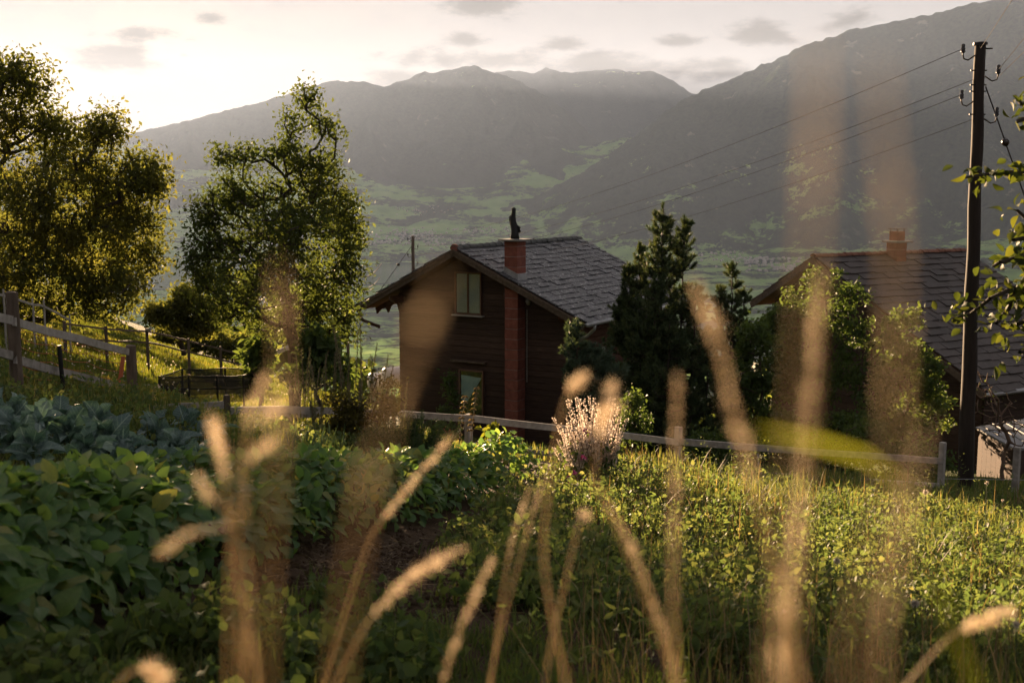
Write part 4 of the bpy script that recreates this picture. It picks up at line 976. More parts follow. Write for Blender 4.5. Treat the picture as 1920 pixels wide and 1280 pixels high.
# ---------------------------------------------------------------- pines
def shoots_np(P, D, L, nn, nl, wd):
    n = len(P); t = rng.random((n, nn)) ** .8; ph = rng.random((n, nn)) * 2 * math.pi
    D = unit(D); r = np.where(np.abs(D[:, 2:3]) < .9, np.array([[0, 0, 1.0]]), np.array([[1.0, 0, 0]])); s = unit(np.cross(D, r)); q = np.cross(D, s)
    rad = s[:, None] * np.cos(ph)[..., None] + q[:, None] * np.sin(ph)[..., None]
    base = P[:, None] + D[:, None] * (t * np.asarray(L)[:, None])[..., None]
    A = rad * .8 + D[:, None] * (.45 + .6 * t[..., None]); P2 = base.reshape(-1, 3); A = A.reshape(-1, 3)
    return P2, A
def pine(name, label, stems, d, mat, nl=.10, nn=64, wd=.020, group='pines beside the chalet', width=1.0):
    """stems: (top px, base px, branch reach m)"""
    root = empty(name, tuple(at(stems[0][2], stems[0][3], d))); tag(root, label, 'tree', group)
    SA, SB, r1, r2_ = [], [], [], []; SP, SD, SL = [], [], []
    for (tx, ty, bx, by, reach, off) in stems:
        top = at(tx, ty, d + off); bot = at(bx, by, d + off); H_ = np.linalg.norm(top - bot); n = max(4, int(H_ / .16))
        ax = [bot + (top - bot) * t + rng.normal(size=3) * .012 for t in np.linspace(0, 1, n)]
        for i in range(n - 1): SA.append(ax[i]); SB.append(ax[i + 1]); f = 1 - i / n; r1.append(.012 + .06 * f * reach); r2_.append(.012 + .06 * (1 - (i + 1) / n) * reach)
        SP.append(top - np.array([0, 0, .16])); SD.append(np.array([0, 0, 1.0])); SL.append(.24)
        for i in range(1, n - 1):
            t = i / n; R = reach * min(1, (1 - t) * 1.9 + .12) * (.75 + .5 * rng.random())
            if rng.random() < .12: continue
            for k in range(4 + int(rng.integers(0, 3))):
                a = rng.random() * 2 * math.pi; o = np.array([math.cos(a), math.sin(a), 0]); rr = R * (.55 + .6 * rng.random())
                p0 = ax[i]; p1 = p0 + o * rr * .6 + np.array([0, 0, rr * .10]); p2 = p0 + o * rr + np.array([0, 0, rr * .42])
                SA += [p0, p1]; SB += [p1, p2]; r1 += [.012, .009]; r2_ += [.009, .006]
                m = 1 + int(rr / .14)
                for j in range(m + 1):
                    s = .35 + .65 * j / max(1, m); c = p0 + (p1 - p0) * min(1, s / .6) if s < .6 else p1 + (p2 - p1) * (s - .6) / .4
                    side = rng.normal(size=3) * np.array([1, 1, .2]) * .5
                    SP.append(c); SD.append(o * .55 + np.array([0, 0, .85]) + side); SL.append(.13 + .12 * rng.random())
    tubes_np('trunk', SA, SB, r1, r2_, M_BARK, root, 5)
    P, A = shoots_np(np.array(SP), np.array(SD), np.array(SL), nn, nl, wd); n = len(P)
    shv = np.repeat(rng.random(len(SP)), nn) * .6 + rng.random(n) * .4
    L = nl * (.7 + .5 * rng.random(n)); leaf_cloud('crown', NEEDLE, P, A, wd, L, mat, root, up=0, var=shv)
    return root
pine('pine_tree', 'tallest dark pine with twin tips right of the chalet', [(1243, 388, 1236, 860, .50, 0), (1283, 412, 1270, 860, .42, .2), (1210, 560, 1215, 860, .6, .4), (1305, 540, 1290, 860, .5, -.2), (1255, 600, 1250, 870, .7, -.5), (1228, 520, 1230, 860, .5, -.3), (1330, 620, 1320, 870, .5, 0)], 26, M_NEEDLE)
pine('pine_tree', 'dark pine leaning against the chalet roof edge', [(1200, 462, 1205, 840, .34, 0), (1180, 500, 1190, 840, .36, 0), (1165, 560, 1180, 850, .42, .3)], 27, M_NEEDLE)
pine('pine_tree', 'small round-topped pine between the chalet and the farmhouse', [(1372, 496, 1375, 860, .4, 0), (1350, 540, 1360, 860, .35, .3), (1395, 545, 1388, 860, .35, .3)], 30, M_NEEDLE)
pine('pine_shrub', 'bluish young pine in front of the chalet corner', [(1078, 606, 1095, 810, .30, 0), (1103, 650, 1110, 810, .34, 0), (1125, 655, 1130, 810, .3, .2), (1070, 680, 1090, 810, .28, -.2), (1150, 690, 1140, 810, .4, 0)], 24, M_NEEDLEB)

# ---------------------------------------------------------------- pear branches reaching in at the right edge
pear = empty('pear_tree', (5.1, 8.6, float(gz(5.1, 8.6)))); tag(pear, 'pear tree branches with glossy leaves reaching in from the right edge', 'tree')
pd = 8.2
pb = [[(2130, 1000), (2120, 700), (2090, 420), (2070, 250), (2060, 60)], [(2090, 420), (2000, 345), (1920, 322), (1860, 325), (1806, 333)], [(2070, 250), (1990, 215), (1915, 195), (1903, 180)], [(1990, 215), (1925, 222), (1906, 228)],
      [(2110, 560), (2000, 470), (1925, 410), (1908, 395)], [(2000, 470), (1920, 480), (1875, 492), (1862, 500)], [(2110, 600), (1990, 545), (1900, 540), (1856, 560), (1820, 588), (1786, 597)], [(1900, 540), (1890, 580), (1868, 606)], [(1990, 545), (1930, 600), (1895, 612)], [(2115, 680), (1980, 650), (1912, 660)], [(2000, 470), (1950, 440), (1900, 450)]]
SA, SB, R1, LP, LA = [], [], [], [], []
for bi, br in enumerate(pb):
    pts = [at(x, y, pd + .12 * math.sin(x * .05 + bi)) for x, y in br]
    L_ = len(pts)
    for i in range(L_ - 1):
        SA.append(pts[i]); SB.append(pts[i + 1]); R1.append(.07 * (1 - i / L_) if bi == 0 else .022 * (1 - i / L_) + .003)
        if bi:
            m = int(np.linalg.norm(pts[i + 1] - pts[i]) / .012)
            for j in range(m):
                c = pts[i] + (pts[i + 1] - pts[i]) * rng.random()
                if c[0] / c[1] > .47: continue
                LP.append(c + rng.normal(size=3) * (.055 if bi < 4 else .085)); LA.append(rng.normal(size=3) * .8 + np.array([-.3, -.2, -.35]))
tubes_np('trunk', SA, SB, R1, [r * .8 for r in R1], M_BARK, pear, 7)
def leaf_grid(name, nx, ny, shape, mat, fold=.12, droop=.18, wave=.0, seed=0):
    """a real leaf blade: outline from shape(t), folded on its midrib, drooping, tip turned down; 1 unit long"""
    r = np.random.default_rng(seed); vs, fs = [], []
    for j in range(ny + 1):
        t = j / ny; w = shape(t)
        for i in range(nx + 1):
            s = (i / nx - .5) * 2; x = s * w; z = fold * abs(s) * w * 2 - droop * t * t + wave * math.sin(t * 9 + s * 3 + seed) * abs(s) * .5 + wave * .4 * r.normal() * abs(s)
            vs.append((x, t - .12 * (abs(s) ** 2) * (t < .2), z))
    for j in range(ny):
        for i in range(nx): a = j * (nx + 1) + i; fs.append((a, a + 1, a + nx + 2, a + nx + 1))
    me = bpy.data.meshes.new(name); me.from_pydata(vs, [], fs); me.update(); me.materials.append(mat)
    me.polygons.foreach_set('use_smooth', np.ones(len(fs), bool)); return me
M_PEARO = leafmat('pear_leaf_single', [(.0, (.025, .04, .010)), (.5, (.045, .065, .016)), (1, (.085, .10, .022))], .4, rough=.6, src='obj')
pl_me = [leaf_grid('leaf', 2, 4, lambda t: .36 * math.sin(math.pi * min(1, t * .93 + .04)) ** .8, M_PEARO, .2, .3 * k, 0, k) for k in range(3)]
LP = np.array(LP); LA = np.array(LA); o_ = rng.permutation(len(LP)); big = o_[:280]; rest = o_[280:]
def leaf_objs(name, meshes, P, A, size, parent, up=.7):
    S, A2, N2 = frames(A, None, up)
    for i in range(len(P)):
        s = size[i]; obj_at(name, meshes[i % len(meshes)], S[i] * s, A2[i] * s, N2[i] * s, P[i], parent)
leaf_objs('leaf', pl_me, LP[big], LA[big], .062 + .03 * rng.random(len(big)), pear)
fl = leaf_cloud('foliage', LEAF6, LP[rest], LA[rest], .045, .062 + .03 * rng.random(len(rest)), M_PEAR, pear); fl['kind'] = 'stuff'

# wooded slope below the meadow
n = 520; ang = rng.uniform(-.62, .5, n); rr_ = rng.uniform(90, 900, n) ** 1.0
x = np.sin(ang) * rr_; y = np.cos(ang) * rr_
def far_ground(x, y):
    r = np.hypot(x, y); a = np.arctan2(x, y); return np.where(r < 152, gz(x, y), valley_z(a, r))
keep = vnoise(x / 60, y / 60, 77, 2) > .5; x, y = x[keep], y[keep]; z = far_ground(x, y)
P, A, L = [], [], []
for i in range(len(x)):
    h = rng.uniform(6, 13); k = 90; q = unit(rng.normal(size=(k, 3))) * (rng.random((k, 1)) ** .4)
    P.append(np.array([x[i], y[i], z[i] + h * .5]) + q * np.array([h * .3, h * .3, h * .5])); A.append(rng.normal(size=(k, 3))); L.append(np.full(k, h * .16))
o = leaf_cloud('woodland', LEAF4, np.concatenate(P), np.concatenate(A), np.concatenate(L) * .8, np.concatenate(L), M_LF2); tag(o, kind='stuff')
# villages on the valley floor and the far slope, too small to tell house from house
hv, hf, k = [], [], 0
cl_ = [(500, 462, 60, 14, 60), (760, 440, 90, 10, 90), (820, 455, 60, 12, 60), (1160, 355, 60, 6, 40), (900, 432, 60, 8, 40), (1330, 470, 60, 14, 90), (1360, 440, 70, 10, 60), (1420, 490, 70, 10, 80), (1640, 430, 40, 16, 80), (1590, 455, 30, 10, 30), (1100, 410, 100, 14, 40), (790, 395, 60, 10, 25), (1250, 400, 120, 30, 40), (700, 455, 60, 6, 50), (1480, 505, 60, 8, 60)]
bm = MB()
for (cx_, cy_, sx_, sy_, n_) in cl_:
    for _ in range(n_):
        d = ray(cx_ + random.gauss(0, sx_ * .5), cy_ + random.gauss(0, sy_ * .5)); d = d / math.hypot(d[0], d[1]); r = np.linspace(3900, 9500, 900); a_ = math.atan2(d[0], d[1])
        zz = valley_z(np.full_like(r, a_), r); kk = np.nonzero(d[2] * r <= zz)[0]
        if not len(kk): continue
        r0_ = r[kk[0]]; p0 = np.array([d[0] * r0_, d[1] * r0_, zz[kk[0]]]); w_ = random.uniform(7, 12); t_ = random.uniform(0, 3.1); u_ = np.array([math.cos(t_), math.sin(t_), 0]); v_ = np.array([-math.sin(t_), math.cos(t_), 0])
        h_ = random.uniform(4, 7); l_ = w_ * random.uniform(1, 1.7)
        bm.add([p0, p0 + u_ * l_, p0 + u_ * l_ + v_ * w_, p0 + v_ * w_, p0 + Z * h_, p0 + u_ * l_ + Z * h_, p0 + u_ * l_ + v_ * w_ + Z * h_, p0 + v_ * w_ + Z * h_, p0 + v_ * w_ / 2 + Z * (h_ + 4), p0 + u_ * l_ + v_ * w_ / 2 + Z * (h_ + 4)],
               [(0, 1, 5, 4), (2, 3, 7, 6), (1, 2, 6, 9, 5), (3, 0, 4, 8, 7), (4, 5, 9, 8), (6, 7, 8, 9)])
o = bm.build('village', simple('render_and_roofs', [(.3, (.26, .23, .21)), (.7, (.45, .42, .4))], .01, rough=.8, bmp=0)); tag(o, kind='stuff')
# ------------------------------------------------------------------ the vegetable plot
M_BEAN = leafmat('bean_leaf', [(.0, (.075, .155, .06)), (.5, (.105, .2, .072)), (.85, (.15, .23, .08)), (1, (.24, .25, .08))], .48, rough=.45, src='obj', spec=.3, vein=(.55, (.16, .22, .09)))
M_BEANA = leafmat('bean_leaf_mass', [(.0, (.075, .155, .06)), (.5, (.105, .2, .072)), (.85, (.15, .23, .08)), (1, (.24, .25, .08))], .48, rough=.45, spec=.3)
M_CAB = leafmat('cabbage_leaf', [(.0, (.09, .145, .14)), (.5, (.13, .2, .19)), (1, (.18, .26, .245))], .3, rough=.45, src='obj', tcol=(1.0, 1.3, .8), vein=(.7, (.34, .42, .38)))
M_LEEK = leafmat('leek_leaf', [(.0, (.04, .075, .055)), (1, (.075, .12, .08))], .35)
M_GRASS = leafmat('grass_blade', [(.0, (.045, .075, .022)), (.45, (.085, .12, .034)), (.8, (.145, .155, .05)), (1, (.25, .21, .11))], .55, tcol=(1.85, 1.7, 1.0))
M_WEED = leafmat('weed_leaf', [(.0, (.055, .095, .03)), (.5, (.10, .145, .042)), (.85, (.15, .175, .055)), (1, (.19, .185, .07))], .5, tcol=(1.6, 1.55, 1.1))
M_MEADOW = leafmat('meadow_blade', [(.0, (.05, .075, .016)), (.5, (.085, .11, .024)), (1, (.18, .16, .055))], .5)
M_STRAW = leafmat('straw', [(.0, (.10, .075, .045)), (1, (.24, .19, .12))], .3)
M_SILVER = leafmat('silver_leaf', [(.0, (.07, .085, .06)), (1, (.15, .165, .12))], .4)
M_ROSE = leafmat('rosemary_leaf', [(.0, (.022, .045, .016)), (.6, (.04, .075, .024)), (1, (.08, .11, .035))], .35)
M_BRACT = leafmat('sage_bract', [(.0, (.62, .54, .47)), (1, (.8, .73, .66))], .5, tcol=(1.05, 1.0, .95))
M_PINK = simple('pink_petal', [(.3, (.35, .06, .16)), (.8, (.5, .1, .25))], 9, rough=.6, bmp=0)
M_RED = simple('red_petal', [(.3, (.45, .03, .02)), (.8, (.6, .06, .04))], 9, rough=.6, bmp=0)
M_STEM = simple('green_stem', [(.3, (.05, .075, .025)), (.8, (.09, .11, .04))], 9, rough=.7, bmp=0)
M_DRY = simple('dry_stem', [(.3, (.14, .10, .06)), (.8, (.24, .18, .11))], 9, rough=.8, bmp=0)
M_FLUFF = leafmat('seed_fluff', [(0, (.5, .47, .42)), (1, (.65, .62, .57))], .5, tcol=(1.1, 1, .9))

def on_ground(x, y, h=0): return np.stack([x, y, gz(x, y) + h], -1)
# runner of bean plants: the foot of the row as it runs across the plot
foot = np.array([hit(*p) for p in ((-250, 1400), (60, 1262), (250, 1170), (420, 1090), (560, 1040), (700, 1005), (850, 966), (960, 922), (1015, 900))])
seg = np.linalg.norm(np.diff(foot[:, :2], axis=0), axis=1); cum = np.concatenate([[0], np.cumsum(seg)])
def row_pos(s): return np.stack([np.interp(s, cum, foot[:, 0]), np.interp(s, cum, foot[:, 1])], -1)
row_dir = unit(foot[-1, :2] - foot[0, :2]); row_nrm = np.array([-row_dir[1], row_dir[0]])     # points away from the camera, up the plot
bl_me = [leaf_grid('leaf', 4, 5, lambda t: .36 * (math.sin(math.pi * min(1, max(0, t) ** .66 * .96 + .04)) ** .75), M_BEAN, .10 + .06 * k, .18 + .12 * k, .05, k) for k in range(4)]
def bean_row(name, label, s0, s1, n, hmax, wid, nobj):
    root = empty(name, tuple(on_ground(*row_pos(np.array([(s0 + s1) / 2]))[0]))); tag(root, label, 'bean plants')
    s = s0 + (s1 - s0) * rng.random(n); th = rng.random(n) ** .8 * math.pi * .98    # angle over the hump: 0 = near foot, pi = far foot
    lump = .72 + .5 * vnoise(s * 1.6, th * 1.2, 8, 3); rad = lump * (1 - .28 * rng.random(n) ** 2)
    b = row_pos(s); off = wid / 2 - np.cos(th) * wid / 2 * rad
    x = b[:, 0] + row_nrm[0] * off; y = b[:, 1] + row_nrm[1] * off; h = np.sin(th) ** .75 * hmax * rad * (.85 + .3 * vnoise(s * .8, s * 0, 3, 2)) + .03
    P = on_ground(x, y, h)
    outw = np.stack([-row_nrm[0] * np.cos(th), -row_nrm[1] * np.cos(th), np.sin(th)], -1)
    A = outw * .5 + rng.normal(size=(n, 3)) * .6 + np.array([0, -.05, -.4]); L = .085 + .055 * rng.random(n)
    N = outw + np.array([0, 0, .8])
    size = L / np.linalg.norm(P, axis=1) * np.where(th < 2.2, 1, .3) * np.where(np.abs(P[:, 0] / P[:, 1]) < .47, 1, .01); o_ = np.argsort(-size); big, rest = o_[:nobj], o_[nobj:]
    S, A2, N2 = frames(A, N)
    for i in big: obj_at('leaf', bl_me[i % 4], S[i] * L[i], A2[i] * L[i], N2[i] * L[i], P[i], root)
    V, Fc = inst(LEAF6, P[rest], S[rest], A2[rest], N2[rest], L[rest] * .9, L[rest])
    o = mesh_np('foliage', V, Fc, M_BEANA, root, attr=np.repeat(rng.random(len(rest)), 7)); o['kind'] = 'stuff'
    m = int(n / 14); k = rng.integers(0, n, m); A_ = on_ground(b[k, 0] + row_nrm[0] * wid / 2, b[k, 1] + row_nrm[1] * wid / 2); o = tubes_np('stems', A_, P[k], np.full(m, .006), np.full(m, .003), M_STEM, root, 4); o['kind'] = 'stuff'
    return root
Ltot = cum[-1]; cut = np.interp(6.3, foot[:, 1], cum)
bean_row('bean_row', 'large-leaved green bean row filling the lower left corner', 0, cut, 2600, .55, .85, 300)
bean_row('bean_row', 'far end of the bean row, dark green, reaching towards the pale flower bush', cut, Ltot, 3600, .5, .8, 300)
# second, lighter run of beans behind the first
foot = foot + np.array([row_nrm[0] * 1.05, row_nrm[1] * 1.05, 0])
bean_row('bean_row', 'yellow-green bean row behind, bordering the blue cabbages', .3 * cut, Ltot * .82, 2000, .30, .6, 200)

# blue-green cabbages
cb_me = [leaf_grid('leaf', 6, 6, lambda t: .42 * (math.sin(math.pi * min(1, t ** 1.3 * .9 + .08)) ** .6), M_CAB, .16, .3 + .2 * k, .28, k + 3) for k in range(3)]
spots = [(25, 800), (75, 790), (130, 805), (160, 840), (205, 815), (60, 835), (240, 850), (185, 785), (290, 800), (330, 830), (375, 850), (110, 775), (395, 815), (290, 860), (20, 770), (350, 795)]
words_ = ['at the far left edge', 'second from the left edge', 'beneath the black stake', 'at the bean leaves', 'in the middle of the patch', 'left, close to the beans', 'centre, close to the beans', 'behind the middle of the patch',
          'below the mesh enclosure', 'right of the middle, tall', 'right end, close to the beans', 'at the back, below the fence rail', 'right end of the patch, back', 'right of centre, half under bean leaves', 'at the back, left edge', 'at the back, right of centre']
for k, (x, y) in enumerate(spots):
    p0 = hit(x, y, .28); g = float(gz(p0[0], p0[1])); root = empty('cabbage_plant', (p0[0], p0[1], g)); tag(root, 'blue-green cabbage ' + words_[k], 'cabbage', 'cabbages behind the beans')
    st_ = MB(); st_.tube([(p0[0], p0[1], g - .03), (p0[0], p0[1], g + .25)], [.02, .015], 6); st_.build('stem', M_STEM, root)
    m = 14; a = np.arange(m) * 2.4 + rng.random() * 6; hh = np.linspace(.1, .3, m); el_ = np.linspace(.1, 1.1, m)
    P = np.stack([p0[0] + .02 * np.cos(a), p0[1] + .02 * np.sin(a), g + hh], 1); A = np.stack([np.cos(a) * np.cos(el_), np.sin(a) * np.cos(el_), np.sin(el_)], 1)
    leaf_objs('leaf', cb_me, P, A, .13 + .09 * rng.random(m), root, up=1.6)
# leeks
for k, (x, y) in enumerate([(520, 868), (545, 878), (575, 872), (600, 866), (622, 858), (560, 850), (640, 872), (500, 850)]):
    p0 = hit(x, y, .05); n = 9; g = float(gz(p0[0], p0[1])); root = empty('leek', (p0[0], p0[1], g)); tag(root, 'upright grey-green leek beside the beans, ' + ['at the left end', 'second from the left end', 'third from the left end', 'in the middle', 'second from the right end', 'behind the row, left of middle', 'at the right end', 'behind the row, far left'][k], 'leek', 'row of leeks')
    blades('leaves', np.tile(np.array([p0[0], p0[1], g]), (n, 1)) + rng.normal(size=(n, 3)) * .012, .38 + .22 * rng.random(n), np.full(n, .032), M_LEEK, root, .75, kind=None)

# herbs and flowers
def spike_plant(name, label, cat, px, py, d, n, hgt, spread, leafm, lsize, nper, stemm, lw=.35, group=None, taper=True, lean=.25, start=.15, tuft=0):
    p0 = at(px, py, d); g = float(gz(p0[0], d)); hgt = (at(px, -hgt, d)[2] - g) if hgt < 0 else hgt; base = np.array([p0[0], d, g]); root = empty(name, tuple(base)); tag(root, label, cat, group)
    A_, B_, P, A, var = [], [], [], [], []
    for k in range(n):
        a = rng.random() * 6.28; r = rng.random() ** .5; o = np.array([math.cos(a), math.sin(a), 0]); h = hgt * (.5 + .5 * rng.random()) * (1 - .25 * r)
        b0 = base + o * spread * .55 * r + rng.normal(size=3) * np.array([.05, .05, 0]); tp = base + o * (spread * r) + np.array([0, 0, h]) + o * lean * h * r + rng.normal(size=3) * np.array([.10, .10, .02]) * h; mid = (b0 + tp) / 2 + np.array([0, 0, .06 * h])
        A_ += [b0, mid]; B_ += [mid, tp]
        t = start + (1 - start) * rng.random(nper); c = np.where(t[:, None] < .5, b0 + (mid - b0) * (t[:, None] * 2), mid + (tp - mid) * (t[:, None] * 2 - 1))
        ph = rng.random(nper) * 6.28; rad = np.stack([np.cos(ph), np.sin(ph), np.full(nper, .55)], 1); P.append(c + rad * .006); A.append(rad); var.append((1.15 - .6 * t) if taper else np.ones(nper))
    tubes_np('stems', A_, B_, np.full(len(A_), .005), np.full(len(A_), .0035), stemm, root, 4)
    P, A, sc_ = np.concatenate(P), np.concatenate(A), np.concatenate(var); L = lsize * sc_ * (.7 + .6 * rng.random(len(P)))
    leaf_cloud('leaves', LEAF4, P, A, L * lw, L, leafm, root, up=.3)
    return root, base
spike_plant('evergreen_bush', 'dense green needle-leaved bush left of the fence post', 'bush', 770, 835, 13.2, 260, -762, .42, M_ROSE, .06, 80, M_STEM, .26)
spike_plant('evergreen_bush', 'low brownish shoulder of needle-leaved growth beside the bush', 'bush', 705, 850, 13.6, 140, -792, .36, M_ROSE, .055, 60, M_STEM, .26)
sg, sb = spike_plant('flower_bush', 'bush of pale pink clary spires in front of the garden fence', 'flowering plant', 1108, 850, 13.8, 95, -730, .38, M_BRACT, .036, 110, M_DRY, .7, start=.35, lean=.08)
leaf_cloud('base_leaves', LEAF6, sb + rng.normal(size=(500, 3)) * np.array([.22, .2, .12]) + np.array([0, .08, .36]), rng.normal(size=(500, 3)), .05, .085, M_SHRUB, sg)
for k, (x, y, d) in enumerate([(1098, 808, 12.9), (1093, 858, 12.7), (1076, 885, 12.4), (1068, 898, 12.2)]):
    c = at(x, y, d); n = 14; o = leaf_cloud('mallow_flower', LEAF4, c + rng.normal(size=(n, 3)) * .012, rng.normal(size=(n, 3)), .03, .035, M_PINK); tag(o, ['magenta flower high among the pale spires', 'magenta flower lower on the pale bush', 'purple flower under the pale bush', 'lowest purple flower under the pale bush'][k], 'flower', 'pink flowers by the pale bush')
tall = [(565, 610, 15.5, 'silver-stemmed tall weed left of the handrail top'), (590, 640, 15.0, 'tall silvery weed crossing the young tree'), (648, 560, 15.8, 'tallest silvery weed under the chalet eave'), (672, 590, 15.6, 'silvery weed right of the thin pole'),
        (700, 620, 15.4, 'feathery weed left of the chalet wall'), (620, 600, 16, 'silvery weed between handrail and thin pole'), (735, 680, 14.8, 'short silvery weed at the chalet corner'), (680, 640, 14.6, 'feathery golden weed before the white bales')]
for (x, y, d, lab) in tall:
    t_ = at(x, y, d); g = float(gz(t_[0], d)); h = t_[2] - g; spike_plant('mugwort', lab, 'weed', x, 800, d, 7, h * 1.05, .2, M_SILVER, .032, int(130 * h), M_SILVER and M_DRY, .4, 'tall weeds before the chalet', True, .05, .25)
for (x, y, d, lab) in [(872, 742, 15.6, 'buff whorled flower stalk, the shorter one by the fence post'), (894, 726, 15.8, 'buff whorled flower stalk in front of the lace curtain')]:
    t_ = at(x, y, d); g = float(gz(t_[0], d)); h = t_[2] - g; root = empty('whorled_stalk', (t_[0], d, g)); tag(root, lab, 'dry flower')
    tubes_np('stem', [[t_[0] - .12, d, g]], [t_], [.007], [.004], M_DRY, root, 5); P, A = [], []
    for k in range(9):
        c = t_ - np.array([.02 * k * .6, 0, .075 * k]); a = rng.random(16) * 6.28; P.append(np.tile(c, (16, 1))); A.append(np.stack([np.cos(a), np.sin(a), np.full(16, -.5)], 1))
    leaf_cloud('whorls', LEAF4, np.concatenate(P), np.concatenate(A), .03, .06, M_STRAW, root)['kind'] = 'stuff'
make_tree('squash_vine', 'yellow-green leafy vine climbing below the garden fence', 'vine', hit(925, 850), at(925, 815, 15), [(925, 815, 22, 16, 0, 10), (915, 840, 26, 12, 0, 10)], 15, 120, .09, leafmat('yellow_leaf', [(0, (.09, .12, .02)), (1, (.17, .18, .03))], .5), M_STEM, .008, .08, tm=LEAF6, lw=.8)
rf = hit(838, 812, .15); leafo = leaf_cloud('red_flower', LEAF4, rf + rng.normal(size=(30, 3)) * np.array([.06, .03, .09]), rng.normal(size=(30, 3)) + np.array([0, 0, 1]), .05, .09, M_RED); tag(leafo, 'bright red flower clump beside the fence post', 'flower')
make_tree('wall_climber', 'dark climbing plant beside the lower chalet window', 'climber', at(846, 800, 33), at(850, 720, 33), [(848, 730, 12, 30, 0, 14), (840, 775, 22, 16, 0, 12)], 33, 700, .12, M_SHRUB, M_TWIG, .02, .2)
make_tree('hop_shrub', 'small leafy shrub behind the pale flower bush', 'bush', at(1185, 850, 19), at(1187, 750, 19), [(1187, 755, 14, 20, 0, 10), (1190, 800, 30, 30, 0, 24)], 19, 1500, .075, M_SHRUB, M_TWIG, .015, .14)

# ---- ground cover, denser near the camera
def spread(n, y0, y1, half=.56, pad=1.3):
    y = y0 * (y1 / y0) ** rng.random(n); x = (rng.random(n) * 2 - 1) * (half * y + pad); return x, y
def row_dist(x, y):
    """signed offset across the bean rows: <0 is the camera side"""
    q = np.stack([x, y], -1) - row_pos(np.array([0.0]))[0]; return q @ row_nrm + 1.05
def side_mask(x, y): return row_dist(x, y)
soil_c = hit(740, 1080)
def bare(x, y): return 1.6 * np.exp(-(((x - soil_c[0]) / .5) ** 2 + ((y - soil_c[1]) / 1.15) ** 2))
# leafy weeds and potato tops
x, y = spread(19000, 2.6, 25); rd = row_dist(x, y); dens = vnoise(x * .7, y * .7, 21, 3)
k = ((rd < -.05) | ((rd > 1.9) & ((y > 11) | (x > -1)))) & (rng.random(len(x)) > bare(x, y) * 1.3) & (dens > .40) & (x > -5.5) & (y < 19 + x * .05); x, y, dens = x[k], y[k], dens[k]
k = (np.hypot(x, y) > 3.6); x, y, dens = x[k], y[k], dens[k]
n = len(x); h = (.06 + .55 * np.clip(dens - .35, 0, 1) + .22 * np.clip(vnoise(x * .45, y * .45, 91, 2) - .45, 0, 1) * 2 + .10 * rng.random(n)) * np.clip(.6 + .07 * y, .6, 1.1) * np.clip(1.9 - .085 * y, .5, 1); m = 9
base = on_ground(x, y); tip = base + np.stack([rng.normal(size=n) * .07, rng.normal(size=n) * .07, h], 1)
t = .25 + .75 * rng.random((n, m)); P = base[:, None] + (tip - base)[:, None] * t[..., None] + rng.normal(size=(n, m, 3)) * np.array([.045, .045, .015])
A = rng.normal(size=(n, m, 3)) + np.array([0, 0, -.05]); sz = np.repeat((.028 + .05 * rng.random(n)) * (.55 + .75 * vnoise(x * 1.7, y * 1.7, 55, 2)) * np.where(x > .1 * y, .85, 1.1), m) * (.75 + .5 * rng.random(n * m)); var = np.clip(np.repeat(dens + rng.normal(size=n) * .16, m) + rng.normal(size=n * m) * .12, 0, 1)
o = leaf_cloud('ground_cover_leaves', LEAF6, P.reshape(-1, 3), A.reshape(-1, 3), sz * .8, sz, M_WEED, up=1.1, var=var); tag(o, kind='stuff')
o = tubes_np('weed_stems', base, tip, np.full(n, .0035), np.full(n, .002), M_STEM, None, 3); tag(o, kind='stuff')
# grass through everything
x, y = spread(120000, 1.6, 24); rd = row_dist(x, y); gd = vnoise(x * 1.1, y * 1.1, 33, 3)
k = ((rd < .1) | (rd > 1.8)) & (rng.random(len(x)) > bare(x, y) * 1.5) & (gd > .38 - .12 * (x > .8)); x, y, gd = x[k], y[k], gd[k]; n = len(x)
hh = (.05 + .20 * np.clip(gd - .35, 0, 1) + .07 * rng.random(n)) * (1 + .9 * np.clip((x - .3) / 2, 0, 1) * (gd > .5)); blades('grass', on_ground(x, y), hh * (.55 + .05 * np.minimum(y, 9)), .005 + .004 * rng.random(n) + .0007 * y, M_GRASS, None, .9, np.clip(gd * .8 + rng.normal(size=n) * .2, 0, 1))
# broad green grass tufts
x, y = spread(260, 3.0, 12); k = (row_dist(x, y) < 0); x, y = x[k], y[k]; q = np.repeat(np.arange(len(x)), 22); n = len(q)
blades('grass_tufts', on_ground(x[q] + rng.normal(size=n) * .05, y[q] + rng.normal(size=n) * .05), .14 + .2 * rng.random(n), .007 + .006 * rng.random(n), M_GRASS, None, .9, np.clip(.45 + rng.normal(size=n) * .15, 0, 1))
# tall thin grasses with seed heads catching the light on the right
x, y = spread(5200, 3.5, 18); k = (x > .10 * y - .3) & (vnoise(x * .6, y * .6, 5, 2) > .45); x, y = x[k], y[k]; n = len(x)
blades('tall_grass', on_ground(x, y), .28 + .3 * rng.random(n), .003 + .0006 * y, M_STRAW, None, .7)
# taller leafy weeds standing out of the carpet
x, y = spread(420, 4.2, 17); k = (row_dist(x, y) < -.6) & (x > -.2); x, y = x[k], y[k]; q = np.repeat(np.arange(len(x)), 26); n = len(q); t = rng.random(n); hh = (.4 + .35 * rng.random(len(x)))[q]
P = on_ground(x[q], y[q]) + np.stack([rng.normal(size=n) * .035 + .08 * t * np.sin(q), rng.normal(size=n) * .035, t * hh], 1); L = (.03 + .07 * (1 - t)) * (.6 + .6 * rng.random(n))
o = leaf_cloud('tall_weeds', LEAF6, P, np.stack([rng.normal(size=n), rng.normal(size=n), .4 + 0 * t], 1), L * .35, L, M_WEED, up=.5, var=np.clip(.3 + .5 * rng.random(len(x)), 0, 1)[q]); o['kind'] = 'stuff'
